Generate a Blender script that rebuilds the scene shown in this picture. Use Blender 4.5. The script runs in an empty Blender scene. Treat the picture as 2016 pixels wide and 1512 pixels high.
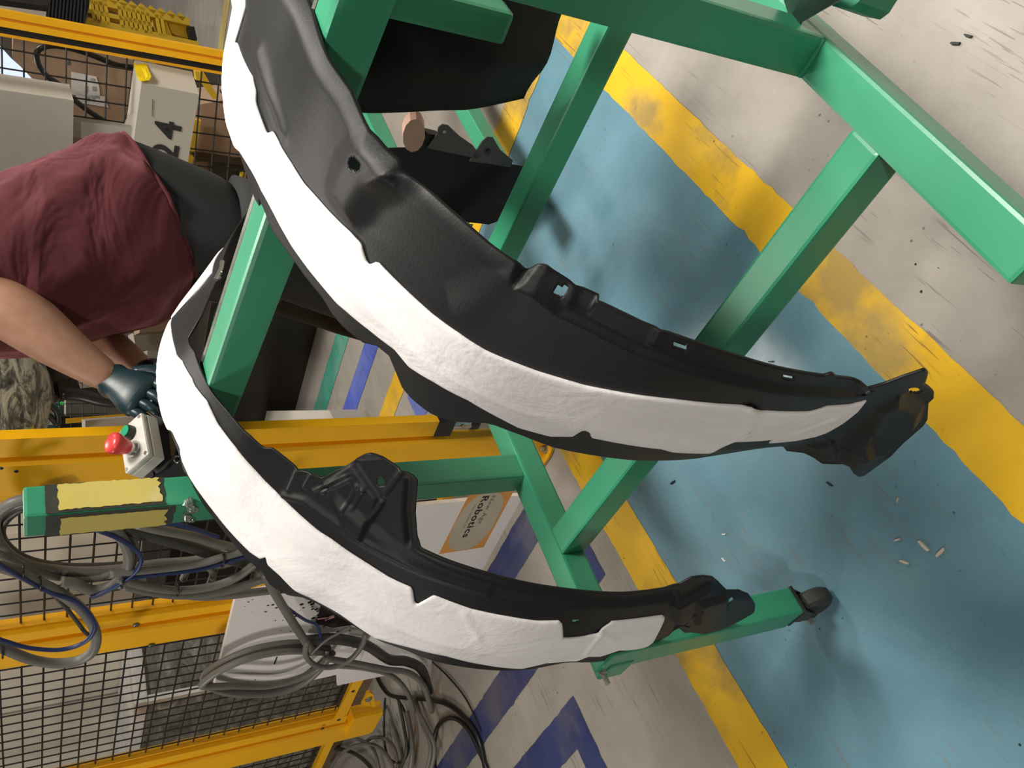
import bpy, bmesh, math, random
import numpy as np
from mathutils import Vector, Matrix
random.seed(7)
PI = math.pi
SC = bpy.context.scene
COL = SC.collection

# ------------------------------------------------------------------ camera (a phone held on its side, world up runs to picture left)
FPX, CX, CY, CAMZ = 1620.0, 1008.0, 756.0, 1.35
def nrm(a): return a / np.linalg.norm(a)
_up = -nrm(np.array([3700.0 - CX, 715.0 - CY, FPX]))
_hd = nrm(np.array([0, 0, 1.0]) - _up * _up[2])
_rt = np.cross(_hd, _up)
if _rt[1] > 0: _rt = -_rt
_A = math.radians(44.0)
M = np.array([_hd * math.cos(_A) + _rt * math.sin(_A), _hd * math.sin(_A) - _rt * math.cos(_A), _up])   # rows = world X, Y, Z seen from the camera
cam_d = bpy.data.cameras.new('camera'); cam = bpy.data.objects.new('camera', cam_d); COL.objects.link(cam)
cx, cy, cz = M @ np.array([1, 0, 0]), M @ np.array([0, -1, 0]), M @ np.array([0, 0, -1])
cam.matrix_world = Matrix(((cx[0], cy[0], cz[0], 0), (cx[1], cy[1], cz[1], 0), (cx[2], cy[2], cz[2], CAMZ), (0, 0, 0, 1)))
cam_d.sensor_width = 36; cam_d.lens = FPX / 2016 * 36; cam_d.clip_start = 0.02; cam_d.clip_end = 200
SC.camera = cam

# ------------------------------------------------------------------ light and exposure
SC.view_settings.view_transform = 'Standard'; SC.view_settings.look = 'None'
SC.view_settings.gamma = 1; SC.view_settings.use_curve_mapping = False
SC.view_settings.exposure = -1.38
W = bpy.data.worlds.new('hall_light'); SC.world = W; W.use_nodes = True
W.node_tree.nodes['Background'].inputs[0].default_value = (1.0, 0.95, 0.88, 1)
W.node_tree.nodes['Background'].inputs[1].default_value = 0.12
def area(name, loc, target, sx, sy, power, col=(1, 0.95, 0.87), spread=180):
    l = bpy.data.lights.new(name, 'AREA'); l.shape = 'RECTANGLE'; l.size = sx; l.size_y = sy; l.energy = power; l.color = col
    o = bpy.data.objects.new(name, l); COL.objects.link(o); o.location = loc
    o.rotation_euler = (Vector(target) - Vector(loc)).to_track_quat('-Z', 'Y').to_euler(); l.spread = math.radians(spread)
    return o
area('bay_and_fill_lamp', (-4.6, -2.4, 5.8), (0.8, 0.8, 0), 0.5, 0.4, 420)
area('bay_and_fill_lamp', (1.7, -1.0, 4.4), (1.5, -0.35, 0), 1.3, 0.8, 260, spread=100)
area('bay_and_fill_lamp', (4.4, 3.7, 5.6), (1.5, 1.2, 0), 1.1, 0.9, 300)
area('bay_and_fill_lamp', (8.0, -1.5, 6.0), (5.0, 1.0, 0), 1.6, 1.6, 1000)
area('bay_and_fill_lamp', (4.5, 7.0, 6.0), (2.5, 3.5, 0.5), 1.2, 1.2, 130)
area('bay_and_fill_lamp', (-2.2, 4.6, 2.8), (1.4, 2.6, 1.2), 0.8, 0.8, 48, spread=90)  # unseen fill lamp, added low to brighten fence, boards and cables

# ------------------------------------------------------------------ helpers: points
CART = math.radians(5.0)
CC, CS = math.cos(CART), math.sin(CART)
def ray(x, y): return M @ np.array([x - CX, y - CY, FPX])
def on_z(x, y, z=0.0): r = ray(x, y); return r * ((z - CAMZ) / r[2]) + np.array([0, 0, CAMZ])
def on_x(x, y, X): r = ray(x, y); return r * (X / r[0]) + np.array([0, 0, CAMZ])
def on_y(x, y, Y): r = ray(x, y); return r * (Y / r[1]) + np.array([0, 0, CAMZ])
def loc_(p): return np.array([CC * p[0] - CS * p[1], CS * p[0] + CC * p[1], p[2]])
def wor_(q): return np.array([CC * q[0] + CS * q[1], -CS * q[0] + CC * q[1], q[2]])
def lray(x, y): return loc_(ray(x, y))
def l_y(x, y, Y): d = lray(x, y); return d * (Y / d[1]) + np.array([0, 0, CAMZ])
def l_x(x, y, X): d = lray(x, y); return d * (X / d[0]) + np.array([0, 0, CAMZ])
def on_plane(x, y, P, n):
    r = ray(x, y); o = np.array([0, 0, CAMZ]); P = np.array(P, float); n = np.array(n, float)
    return o + r * (np.dot(P - o, n) / np.dot(r, n))
HD = M @ _hd; HD[2] = 0; HD = nrm(HD); RT = np.array([HD[1], -HD[0], 0])     # heading and right on the floor

# ------------------------------------------------------------------ helpers: objects
def tag(o, label=None, cat=None, group=None, kind=None):
    if label: o['label'] = label
    if cat: o['category'] = cat
    if group: o['group'] = group
    if kind: o['kind'] = kind
    return o
def thing(name, label, cat, loc=(0, 0, 0), rotz=0.0, group=None):
    o = bpy.data.objects.new(name, None); COL.objects.link(o); o.location = loc; o.rotation_euler = (0, 0, rotz)
    o.empty_display_size = 0.05
    return tag(o, label, cat, group)
def mesh_obj(name, verts, faces, mat, parent=None, smooth=False, local=False):
    """verts in world space unless local; a parented mesh is stored relative to its parent"""
    me = bpy.data.meshes.new(name)
    vs = [Vector(v) for v in verts]
    if parent is not None and not local:
        inv = world_of(parent).inverted(); vs = [inv @ v for v in vs]
    me.from_pydata([tuple(v) for v in vs], [], faces); me.update()
    if smooth:
        for p in me.polygons: p.use_smooth = True
    o = bpy.data.objects.new(name, me); COL.objects.link(o)
    if mat: me.materials.append(mat)
    if parent is not None: o.parent = parent
    return o
def world_of(o):
    m = Matrix.LocRotScale(o.location, o.rotation_euler, o.scale)
    return world_of(o.parent) @ m if o.parent else m
def box_vf(c, s, ax=None, bev=0.0):
    """box centred at c, size s, axes ax (3 vectors); bevelled when bev > 0"""
    bm = bmesh.new(); bmesh.ops.create_cube(bm, size=1)
    for v in bm.verts: v.co = Vector((v.co.x * s[0], v.co.y * s[1], v.co.z * s[2]))
    if bev > 0: bmesh.ops.bevel(bm, geom=bm.edges[:], offset=bev, segments=2, profile=0.6, affect='EDGES')
    if ax is not None:
        m = Matrix((ax[0], ax[1], ax[2])).transposed()
        for v in bm.verts: v.co = m @ v.co
    for v in bm.verts: v.co += Vector(c)
    bm.verts.index_update()
    r = ([v.co.copy() for v in bm.verts], [[v.index for v in f.verts] for f in bm.faces]); bm.free(); return r
class MB:
    def __init__(s): s.v = []; s.f = []
    def add(s, vf):
        n = len(s.v); s.v += list(vf[0]); s.f += [[i + n for i in f] for f in vf[1]]; return s
    def box(s, c, sz, ax=None, bev=0.0): return s.add(box_vf(c, sz, ax, bev))
    def b2(s, lo, hi, bev=0.0):
        lo = np.array(lo, float); hi = np.array(hi, float); return s.box((lo + hi) / 2, hi - lo, None, bev)
    def beam(s, a, b, w, h, up=(0, 0, 1), bev=0.0):
        a = Vector(a); b = Vector(b); d = (b - a); L = d.length; d.normalize()
        u = Vector(up); u = (u - d * u.dot(d)).normalized(); sd = u.cross(d)
        return s.box((a + b) / 2, (L, w, h), (d, sd, u), bev)
    def tube(s, pts, r, n=8, cap=True): return s.add(tube_vf(pts, r, n, cap))
    def cyl(s, a, b, r1, r2=None, n=20): return s.add(tube_vf([a, b], [r1, r1 if r2 is None else r2], n, True))
    def obj(s, name, mat, parent=None, smooth=False, local=False, angle=None):
        o = mesh_obj(name, s.v, s.f, mat, parent, smooth or angle is not None, local)
        if angle is not None: sharp(o, angle)
        return o
def sharp(o, ang=35):
    bm = bmesh.new(); bm.from_mesh(o.data); a = math.radians(ang)
    for e in bm.edges:
        e.smooth = not (len(e.link_faces) == 2 and e.calc_face_angle(0) > a)
    bm.to_mesh(o.data); bm.free()
def tube_vf(pts, r, n=8, cap=True):
    P = [Vector(p) for p in pts]; k = len(P)
    R = [r] * k if not isinstance(r, (list, tuple)) else r
    V = []; F = []; up = Vector((0, 0, 1)); prev = None
    for i in range(k):
        t = (P[min(i + 1, k - 1)] - P[max(i - 1, 0)])
        if t.length < 1e-9: t = Vector((0, 0, 1))
        t.normalize()
        if prev is None:
            a = up if abs(t.z) < 0.9 else Vector((1, 0, 0)); u = (a - t * a.dot(t)).normalized()
        else:
            u = prev - t * prev.dot(t)
            u = u.normalized() if u.length > 1e-6 else Vector((1, 0, 0))
        prev = u; w = t.cross(u)
        for j in range(n):
            q = 2 * PI * j / n; V.append(P[i] + (u * math.cos(q) + w * math.sin(q)) * R[i])
    for i in range(k - 1):
        for j in range(n):
            F.append([i * n + j, i * n + (j + 1) % n, (i + 1) * n + (j + 1) % n, (i + 1) * n + j])
    if cap: F.append(list(range(n))[::-1]); F.append([(k - 1) * n + j for j in range(n)])
    return V, F
def spline(pts, m=8):
    """Catmull-Rom through pts"""
    P = [np.array(p, float) for p in pts]; P = [2 * P[0] - P[1]] + P + [2 * P[-1] - P[-2]]; out = []
    for i in range(1, len(P) - 2):
        a, b, c, d = P[i - 1:i + 3]
        for k in range(m):
            t = k / m; out.append(0.5 * ((2 * b) + (c - a) * t + (2 * a - 5 * b + 4 * c - d) * t * t + (3 * b - a - 3 * c + d) * t ** 3))
    out.append(P[-2]); return out
def prism(poly, off):
    """closed polygon (world points, in order) extruded by off"""
    n = len(poly); o = Vector(off); a = [Vector(p) for p in poly]; b = [p + o for p in a]
    return a + b, [list(range(n))[::-1], [n + i for i in range(n)]] + [[i, (i + 1) % n, n + (i + 1) % n, n + i] for i in range(n)]
def loft(rings, cap=True):
    n = len(rings[0]); V = [v for r in rings for v in r]; F = []
    for i in range(len(rings) - 1):
        for j in range(n): F.append([i * n + j, i * n + (j + 1) % n, (i + 1) * n + (j + 1) % n, (i + 1) * n + j])
    if cap: F.append(list(range(n))[::-1]); F.append([(len(rings) - 1) * n + j for j in range(n)])
    return V, F

# ------------------------------------------------------------------ materials
class NT:
    def __init__(s, name):
        s.m = bpy.data.materials.new(name); s.m.use_nodes = True; s.t = s.m.node_tree; s.n = s.t.nodes; s.l = s.t.links
        s.b = s.n['Principled BSDF']; s.tc = s.n.new('ShaderNodeTexCoord')
    def co(s, scale=(1, 1, 1), kind='Object', rot=(0, 0, 0)):
        m = s.n.new('ShaderNodeMapping'); m.inputs['Scale'].default_value = scale; m.inputs['Rotation'].default_value = rot
        s.l.new(s.tc.outputs[kind], m.inputs[0]); return m.outputs[0]
    def noise(s, scale, detail=4, rough=0.6, co=None, dist=0.0):
        t = s.n.new('ShaderNodeTexNoise'); t.inputs['Scale'].default_value = scale; t.inputs['Detail'].default_value = detail
        t.inputs['Roughness'].default_value = rough; t.inputs['Distortion'].default_value = dist
        s.l.new(co if co is not None else s.co(), t.inputs[0]); return t.outputs[0]
    def vor(s, scale, co=None, feat='F1', out=0, rnd=1.0):
        t = s.n.new('ShaderNodeTexVoronoi'); t.feature = feat; t.inputs['Scale'].default_value = scale
        t.inputs['Randomness'].default_value = rnd
        s.l.new(co if co is not None else s.co(), t.inputs[0]); return t.outputs[out]
    def ramp(s, f, stops):
        r = s.n.new('ShaderNodeValToRGB'); e = r.color_ramp.elements
        while len(e) < len(stops): e.new(0.5)
        for i, (p, c) in enumerate(stops):
            e[i].position = p; e[i].color = c if len(c) == 4 else tuple(c) + (1,)
        s.l.new(f, r.inputs[0]); return r.outputs[0]
    def mask(s, f, a, b): return s.ramp(f, [(a, (0, 0, 0)), (b, (1, 1, 1))])
    def mix(s, f, a, b):
        m = s.n.new('ShaderNodeMix'); m.data_type = 'RGBA'
        for sock, v in ((m.inputs[0], f), (m.inputs[6], a), (m.inputs[7], b)):
            if isinstance(v, (int, float)): sock.default_value = v
            elif isinstance(v, tuple): sock.default_value = v if len(v) == 4 else v + (1,)
            else: s.l.new(v, sock)
        return m.outputs[2]
    def math(s, op, a, b=0.5):
        m = s.n.new('ShaderNodeMath'); m.operation = op
        for sock, v in ((m.inputs[0], a), (m.inputs[1], b)):
            if isinstance(v, (int, float)): sock.default_value = v
            else: s.l.new(v, sock)
        return m.outputs[0]
    def bump(s, h, strength=0.3, dist=0.002):
        b = s.n.new('ShaderNodeBump'); b.inputs['Strength'].default_value = strength; b.inputs['Distance'].default_value = dist
        s.l.new(h, b.inputs['Height']); s.l.new(b.outputs[0], s.b.inputs['Normal']); return s
    def set(s, col=None, rough=None, metal=None, spec=None):
        for k, v in (('Base Color', col), ('Roughness', rough), ('Metallic', metal), ('Specular IOR Level', spec)):
            if v is None: continue
            if isinstance(v, (int, float)): s.b.inputs[k].default_value = v
            elif isinstance(v, tuple): s.b.inputs[k].default_value = v if len(v) == 4 else v + (1,)
            else: s.l.new(v, s.b.inputs[k])
        return s
def plain(name, col, rough=0.5, metal=0.0, var=0.12, scale=9.0, bump=0.0):
    n = NT(name); f = n.noise(scale, 5, 0.65)
    lo = tuple(c * (1 - var) for c in col); hi = tuple(min(1, c * (1 + var)) for c in col)
    n.set(n.ramp(f, [(0.3, lo), (0.7, hi)]), rough, metal)
    if bump: n.bump(n.noise(scale * 25, 3), bump, 0.001)
    return n.m
def painted(name, col, chip, amount=0.62, rough=0.4, scale=14.0, under=0.5):
    n = NT(name); a = n.noise(scale, 8, 0.75); b = n.noise(3.0, 3)
    base = n.ramp(b, [(0.3, tuple(c * 0.86 for c in col)), (0.7, tuple(min(1, c * 1.12) for c in col))])
    n.set(n.mix(n.mask(a, amount, amount + 0.02), base, chip), rough)
    n.bump(n.noise(140, 2), 0.12, 0.001); return n.m
GREEN = painted('green_cart_paint', (0.038, 0.27, 0.145), (0.10, 0.13, 0.09), 0.76, 0.36)
GREENBAR = painted('green_bar_paint', (0.045, 0.30, 0.165), (0.10, 0.13, 0.09), 0.76, 0.33)
WORN = plain('worn_bare_steel', (0.12, 0.13, 0.10), 0.38, 0.55, 0.5, 30)
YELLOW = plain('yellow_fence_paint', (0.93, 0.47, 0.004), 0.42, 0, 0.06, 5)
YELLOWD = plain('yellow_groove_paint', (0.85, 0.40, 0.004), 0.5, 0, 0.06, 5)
BLACKW = plain('black_wire', (0.016, 0.012, 0.010), 0.5)
BLACKP = plain('black_plastic', (0.012, 0.012, 0.013), 0.42, 0, 0.2, 20)
RUBBER = plain('worn_rubber', (0.045, 0.045, 0.038), 0.7, 0, 0.4, 30)
STEEL = plain('zinc_steel', (0.55, 0.54, 0.50), 0.3, 0.9, 0.2, 40)
DARKST = plain('dark_steel', (0.05, 0.045, 0.038), 0.45, 0.4, 0.4, 8)
GREYC = plain('grey_cable', (0.165, 0.158, 0.14), 0.45, 0, 0.22, 6)
DARKC = plain('dark_cable', (0.05, 0.048, 0.042), 0.42, 0, 0.25, 6)
BLUEC = plain('blue_cable', (0.018, 0.035, 0.12), 0.4)
BLACKC = plain('black_cable', (0.012, 0.012, 0.012), 0.35)
BEIGE = plain('beige_enamel', (0.50, 0.44, 0.37), 0.45, 0, 0.06, 3)
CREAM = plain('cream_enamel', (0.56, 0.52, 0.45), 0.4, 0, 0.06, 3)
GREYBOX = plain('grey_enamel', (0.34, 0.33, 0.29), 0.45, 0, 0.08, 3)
BOXW = plain('pale_grey_plastic', (0.66, 0.64, 0.58), 0.35, 0, 0.05, 6)
RED = plain('red_plastic', (0.72, 0.06, 0.06), 0.3, 0, 0.1, 10)
GREENB = plain('green_button', (0.0, 0.34, 0.16), 0.3)
CARD = plain('cardboard', (0.40, 0.27, 0.18), 0.75, 0, 0.12, 5)
PAPER = plain('white_paper', (0.75, 0.74, 0.72), 0.7)
PALLET = plain('yellow_pallet_plastic', (0.80, 0.52, 0.03), 0.5, 0, 0.15, 4)
TEAL = plain('teal_cabinet', (0.03, 0.17, 0.16), 0.45, 0, 0.1, 3)
TAPEY = None
def speckled(name, base, dot, thr, sc):
    n = NT(name); v = n.vor(sc); k = n.noise(2.2, 3)
    d = n.math('LESS_THAN', v, n.math('MULTIPLY', n.mask(k, 0.45, 0.65), thr))
    n.set(n.mix(d, base, dot), 0.45); return n.m
PANELW = speckled('white_panel_with_chips', (0.80, 0.76, 0.73), (0.03, 0.025, 0.02), 0.30, 40)
COLUMNM = speckled('grey_column_with_chips', (0.40, 0.38, 0.33), (0.03, 0.03, 0.025), 0.22, 26)
def liner_mat():
    n = NT('grained_black_plastic'); n.set((0.008, 0.008, 0.0085), n.ramp(n.noise(6, 3), [(0.3, (0.46,) * 3), (0.7, (0.56,) * 3)]), 0, 0.33)
    n.bump(n.noise(420, 3, 0.6, n.co((1, 0.45, 1))), 0.35, 0.0006); return n.m
LINER = liner_mat()
def felt_mat():
    n = NT('white_felt'); f = n.noise(7, 5, 0.6, n.co((1, 3, 1)))
    n.set(n.ramp(f, [(0.3, (0.76, 0.73, 0.73)), (0.7, (0.86, 0.83, 0.83))]), 0.9, 0, 0.1)
    h = n.math('ADD', n.noise(9, 4, 0.6, n.co((1.0, 1.5, 1.0)), 0.8), n.math('MULTIPLY', n.noise(130, 3), 0.12))
    n.bump(h, 0.5, 0.008); return n.m
FELT = felt_mat()
SKIN = NT('skin'); _f = SKIN.noise(22, 5)
SKIN.set(SKIN.ramp(_f, [(0.3, (0.40, 0.20, 0.125)), (0.7, (0.52, 0.28, 0.185))]), 0.5); SKIN.b.inputs['Subsurface Weight'].default_value = 0.08; SKIN = SKIN.m
SHIRT = NT('maroon_cotton'); SHIRT.set(SHIRT.ramp(SHIRT.noise(4, 4), [(0.3, (0.06, 0.011, 0.015)), (0.7, (0.09, 0.019, 0.024))]), 0.85, 0, 0.2)
SHIRT.b.inputs['Sheen Weight'].default_value = 0.35; SHIRT.b.inputs['Sheen Tint'].default_value = (0.9, 0.35, 0.4, 1); SHIRT.bump(SHIRT.noise(3.2, 3, 0.5, SHIRT.co((1.4, 1.4, 3.2)), 0.6), 0.8, 0.05); SHIRT = SHIRT.m
PANTS = plain('black_trouser_cloth', (0.0065, 0.0065, 0.007), 0.75, 0, 0.3, 6, 0.1)
GLOVE = plain('dark_teal_glove', (0.010, 0.030, 0.038), 0.38, 0, 0.3, 20)

def floor_base(n, c1, c2, c3, spots=True):
    a = n.noise(0.9, 6, 0.6); b = n.noise(7, 8, 0.7)
    col = n.ramp(n.math('ADD', n.math('MULTIPLY', a, 0.5), n.math('MULTIPLY', b, 0.5)), [(0.32, c1), (0.5, c2), (0.68, c3)])
    return col
def scratches(n, col, dark, k=0.30, rots=(0.3, 1.2, 2.0)):
    for i, r in enumerate(rots):
        s = n.noise(5.5, 2, 0.5, n.co((1, 26, 1), 'Object', (0, 0, r)), 0.35)
        gate = n.mask(n.noise(1.9 + i, 2, 0.5, n.co((1, 1, 1), 'Object', (0, 0, i))), 0.54, 0.62)
        col = n.mix(n.math('MULTIPLY', n.math('MULTIPLY', n.mask(s, 0.635, 0.655), gate), k), col, dark)
    v = n.vor(34); g = n.mask(n.noise(3.1, 2), 0.52, 0.66)
    col = n.mix(n.math('MULTIPLY', n.math('LESS_THAN', v, 0.09), g), col, (0.02, 0.018, 0.016))
    return col
def floor_mats():
    n = NT('sealed_concrete'); col = floor_base(n, (0.26, 0.235, 0.205), (0.33, 0.30, 0.265), (0.40, 0.37, 0.33))
    n.set(scratches(n, col, (0.07, 0.06, 0.05), 0.5), n.ramp(n.noise(5, 5), [(0.3, (0.30,) * 3), (0.7, (0.48,) * 3)]))
    n.bump(n.noise(38, 4), 0.12, 0.002); C = n.m
    n = NT('blue_floor_paint'); col = floor_base(n, (0.105, 0.215, 0.27), (0.13, 0.26, 0.33), (0.16, 0.30, 0.365))
    n.set(scratches(n, col, (0.20, 0.17, 0.13), 0.55), n.ramp(n.noise(5, 5), [(0.3, (0.20,) * 3), (0.7, (0.36,) * 3)]))
    n.bump(n.noise(30, 4), 0.10, 0.002); B = n.m
    def line(name, c1, c2, chipc, chip, worn, tape=False):
        n = NT(name); a = n.noise(5, 7, 0.7); col = n.ramp(a, [(0.3, c1), (0.7, c2)])
        stain = n.noise(2.6, 5, 0.6); col = n.mix(n.math('MULTIPLY', n.mask(stain, 0.50, 0.62), worn), col, chipc)
        col = scratches(n, col, (0.05, 0.04, 0.025), 0.6)
        m = n.mask(n.noise(10, 9, 0.72), chip - 0.02, chip); col = n.mix(m, col, (0.22, 0.19, 0.155))
        n.set(col, 0.38)
        return n.m
    Y = line('worn_yellow_line_paint', (0.66, 0.38, 0.015), (0.80, 0.48, 0.02), (0.25, 0.19, 0.09), 0.70, 0.75)
    N = line('worn_navy_line_paint', (0.028, 0.038, 0.115), (0.045, 0.058, 0.17), (0.16, 0.15, 0.14), 0.72, 0.45)
    G = line('green_floor_tape', (0.03, 0.24, 0.17), (0.08, 0.36, 0.27), (0.25, 0.30, 0.25), 0.80, 0.3)
    K = line('blue_floor_tape', (0.05, 0.085, 0.42), (0.13, 0.18, 0.56), (0.25, 0.27, 0.40), 0.80, 0.3)
    return C, B, Y, N, G, K
CONC, BLUEF, YLINE, NLINE, GTAPE, BTAPE = floor_mats()

# ================================================================== THE SETTING
FL = MB(); FL.b2((-8, -10, -0.1), (22, 22, 0)); tag(FL.obj('floor', CONC), 'grey sealed concrete factory floor', None, None, 'structure')
WALLM = plain('hall_wall', (0.36, 0.32, 0.27), 0.7, 0, 0.1, 0.6)
for nm, lo, hi in (('wall_far', (15, -10, 0), (15.2, 22, 7.5)), ('wall_left', (-8, 20, 0), (15, 20.2, 7.5))):
    w = MB(); w.b2(lo, hi); tag(w.obj(nm, WALLM), 'pale hall wall far behind the fences', None, None, 'structure')
def ragged(poly, step=0.05, amp=0.004):
    out = []
    for i in range(len(poly)):
        a = np.array(poly[i], float); b = np.array(poly[(i + 1) % len(poly)], float); L = np.linalg.norm(b - a); k = max(1, int(L / step))
        nn = np.array([-(b - a)[1], (b - a)[0]]) / max(L, 1e-6)
        for j in range(k):
            p = a + (b - a) * j / k
            if j: p = p + nn * random.gauss(0, amp) * (2.6 if random.random() < 0.06 else 1)
            out.append(p)
    return out
def marking(name, poly, z0, z1, mat, label, cat, step=0.022, amp=0.0011):
    P = ragged(poly, step, amp); n = len(P)
    from mathutils.geometry import tessellate_polygon
    tri = [list(t) for t in tessellate_polygon([[Vector((p[0], p[1], 0)) for p in P]])]
    tri = [t if (P[t[1]][0] - P[t[0]][0]) * (P[t[2]][1] - P[t[0]][1]) - (P[t[1]][1] - P[t[0]][1]) * (P[t[2]][0] - P[t[0]][0]) > 0 else t[::-1] for t in tri]
    o = mesh_obj(name, [(p[0], p[1], z1) for p in P], tri, mat)
    o.location.z = 0
    return tag(o, label, cat)
marking('blue_floor_zone', [(-1.6, 0.60), (2.2, 0.60), (2.2, 1.42), (-1.6, 1.42)], 0, 0.0010, BLUEF, 'blue painted floor bay between the two long yellow lines under the cart', 'floor paint', 0.2, 0)
marking('yellow_floor_line', [(-1.6, 0.536), (2.12, 0.536), (2.12, 0.648), (-1.6, 0.648)], 0, 0.0020, YLINE, 'scuffed yellow floor line passing under the right side beam of the green cart', 'floor line')
marking('yellow_floor_line', [(-1.6, 1.378), (2.12, 1.384), (2.12, 1.515), (-1.6, 1.512)], 0, 0.0020, YLINE, 'yellow floor line passing behind the cart leg with the caster', 'floor line')
marking('yellow_floor_line', [(2.115, 0.536), (2.25, 0.536), (2.25, 1.515), (2.115, 1.515)], 0, 0.0024, YLINE, 'chipped yellow cross line at the far end of the blue bay', 'floor line')
marking('yellow_floor_line', [(2.21, 1.75), (2.33, 1.75), (2.335, 3.4), (2.225, 3.4)], 0, 0.0020, YLINE, 'yellow floor line beside the blue tape behind the fence post', 'floor line')
marking('yellow_floor_line', [(6.32, 1.2), (6.50, 1.2), (6.50, 3.6), (6.32, 3.6)], 0, 0.0020, plain('faded_yellow_paint', (0.50, 0.40, 0.14), 0.5), 'distant yellow floor line past the stacked pallets', 'floor line')
marking('navy_floor_line', [(0.915, 1.60), (1.03, 1.60), (1.035, 3.2), (0.925, 3.2)], 0, 0.0018, NLINE, 'worn navy floor line running under the fallen cables', 'floor line')
marking('navy_floor_line', [(0.768, 1.982), (0.795, 3.4), (0.66, 3.4), (0.655, 2.075), (-1.0, 2.075), (-1.0, 1.968)], 0, 0.0018, NLINE, 'worn navy floor line turning a square corner in front of the cables', 'floor line')
marking('navy_floor_line', [(1.18, 1.70), (1.30, 1.70), (1.31, 2.5), (1.19, 2.5)], 0, 0.0018, NLINE, 'worn navy floor line at the foot of the white sign board', 'floor line')
marking('green_floor_tape', [(2.835, 1.9), (2.985, 1.9), (3.015, 3.9), (2.875, 3.9)], 0, 0.0018, GTAPE, 'green floor tape stripe behind the fence', 'floor tape')
marking('blue_floor_tape', [(2.525, 1.6), (2.655, 1.6), (2.70, 3.6), (2.57, 3.6)], 0, 0.0018, BTAPE, 'bright blue floor tape stripe next to the green tape', 'floor tape')
marking('blue_floor_tape', [(1.90, 1.62), (2.05, 1.62), (2.17, 2.16), (2.02, 2.16)], 0, 0.0019, BTAPE, 'short blue floor tape stripe meeting the yellow line behind the fence', 'floor tape')

# ================================================================== GREEN CART (its own axes are turned 5 degrees)
cart = thing('parts_cart', 'green welded tube cart on casters carrying the two black wheel arch liners', 'cart', (0, 0, 0), -CART)
T = 0.05
def lpart(mb, name, mat, parent=cart, angle=None):      # geometry given in the cart's own axes
    return mb.obj(name, mat, parent, local=True, angle=angle)
def tube_box(lo, hi, name, mat=GREEN, bev=0.005):
    m = MB(); m.b2(lo, hi, bev); return lpart(m, name, mat)
tube_box((0.345, 1.092, 0.49), (2.42, 1.144, 0.54), 'side_beam')
tube_box((0.345, 0.213, 0.49), (2.42, 0.265, 0.54), 'side_beam')
tube_box((0.553, 0.263, 0.489), (0.604, 1.093, 0.5395), 'cross_beam')
tube_box((1.105, 0.263, 0.489), (1.157, 1.093, 0.5395), 'cross_beam')
tube_box((1.56, 1.085, 0.148), (2.38, 1.137, 0.198), 'lower_rail')
m = MB(); m.add(prism([loc_(on_z(x, y, 0.197)) for x, y in ((1004, 352), (960, 320), (880, 330), (850, 480), (905, 455))], (0, 0, -0.006))); lpart(m, 'lower_shelf', GREEN)
tube_box((0.727, 1.098, 0.535), (0.779, 1.150, 1.345), 'post')
tube_box((0.711, 0.214, 0.535), (0.763, 0.266, 1.345), 'post')
tube_box((1.05, 0.408, 0.734), (1.10, 0.456, 1.09), 'hanger_post', GREEN, 0.008)
tube_box((0.815, 0.409, 1.03), (1.06, 0.455, 1.08), 'hanger_arm', GREEN)
# top bar, slightly skewed, with a worn front top edge
a, b = np.array([0.746, 0.262, 1.0715]), np.array([0.834, 1.10, 1.1035])
m = MB(); m.beam(a, b, 0.052, 0.053, (0, 0, 1), 0.006); lpart(m, 'top_bar', GREENBAR)
d = nrm(b - a); sd = nrm(np.cross(d, (0, 0, 1))); upv = np.cross(sd, d)
e0 = a + sd * 0.0262 + upv * 0.0225; e1 = b + sd * 0.0262 + upv * 0.0225
m = MB(); m.tube([e0 + (e1 - e0) * k / 12 for k in range(13)], 0.006, 8); lpart(m, 'worn_edge', WORN)
# bent flat bars that carry the liners
def strip_arch(pts, y0, y1, th=0.005):
    P = spline([(x, 0, z) for x, z in pts], 6); V = []; F = []
    for p in P: V += [(p[0], y0, p[2]), (p[0], y1, p[2]), (p[0], y1, p[2] - th), (p[0], y0, p[2] - th)]
    for i in range(len(P) - 1):
        for j in range(4): F.append([4 * i + j, 4 * i + (j + 1) % 4, 4 * i + 4 + (j + 1) % 4, 4 * i + 4 + j])
    F += [[0, 1, 2, 3], [4 * len(P) - 1, 4 * len(P) - 2, 4 * len(P) - 3, 4 * len(P) - 4]]
    m = MB(); m.add((V, F)); return m
lpart(strip_arch([(0.80, 1.088), (0.82, 1.094), (0.885, 1.10), (0.94, 1.093), (1.01, 1.064), (1.12, 1.006), (1.22, 0.90), (1.25, 0.70), (1.25, 0.53)], 0.925, 0.965), 'support_strip', GREEN)
lpart(strip_arch([(0.78, 1.078), (0.82, 1.088), (0.90, 1.09), (1.02, 1.06), (1.14, 0.99), (1.23, 0.88), (1.25, 0.70), (1.25, 0.53)], 0.40, 0.44), 'support_strip', GREEN)
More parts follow.
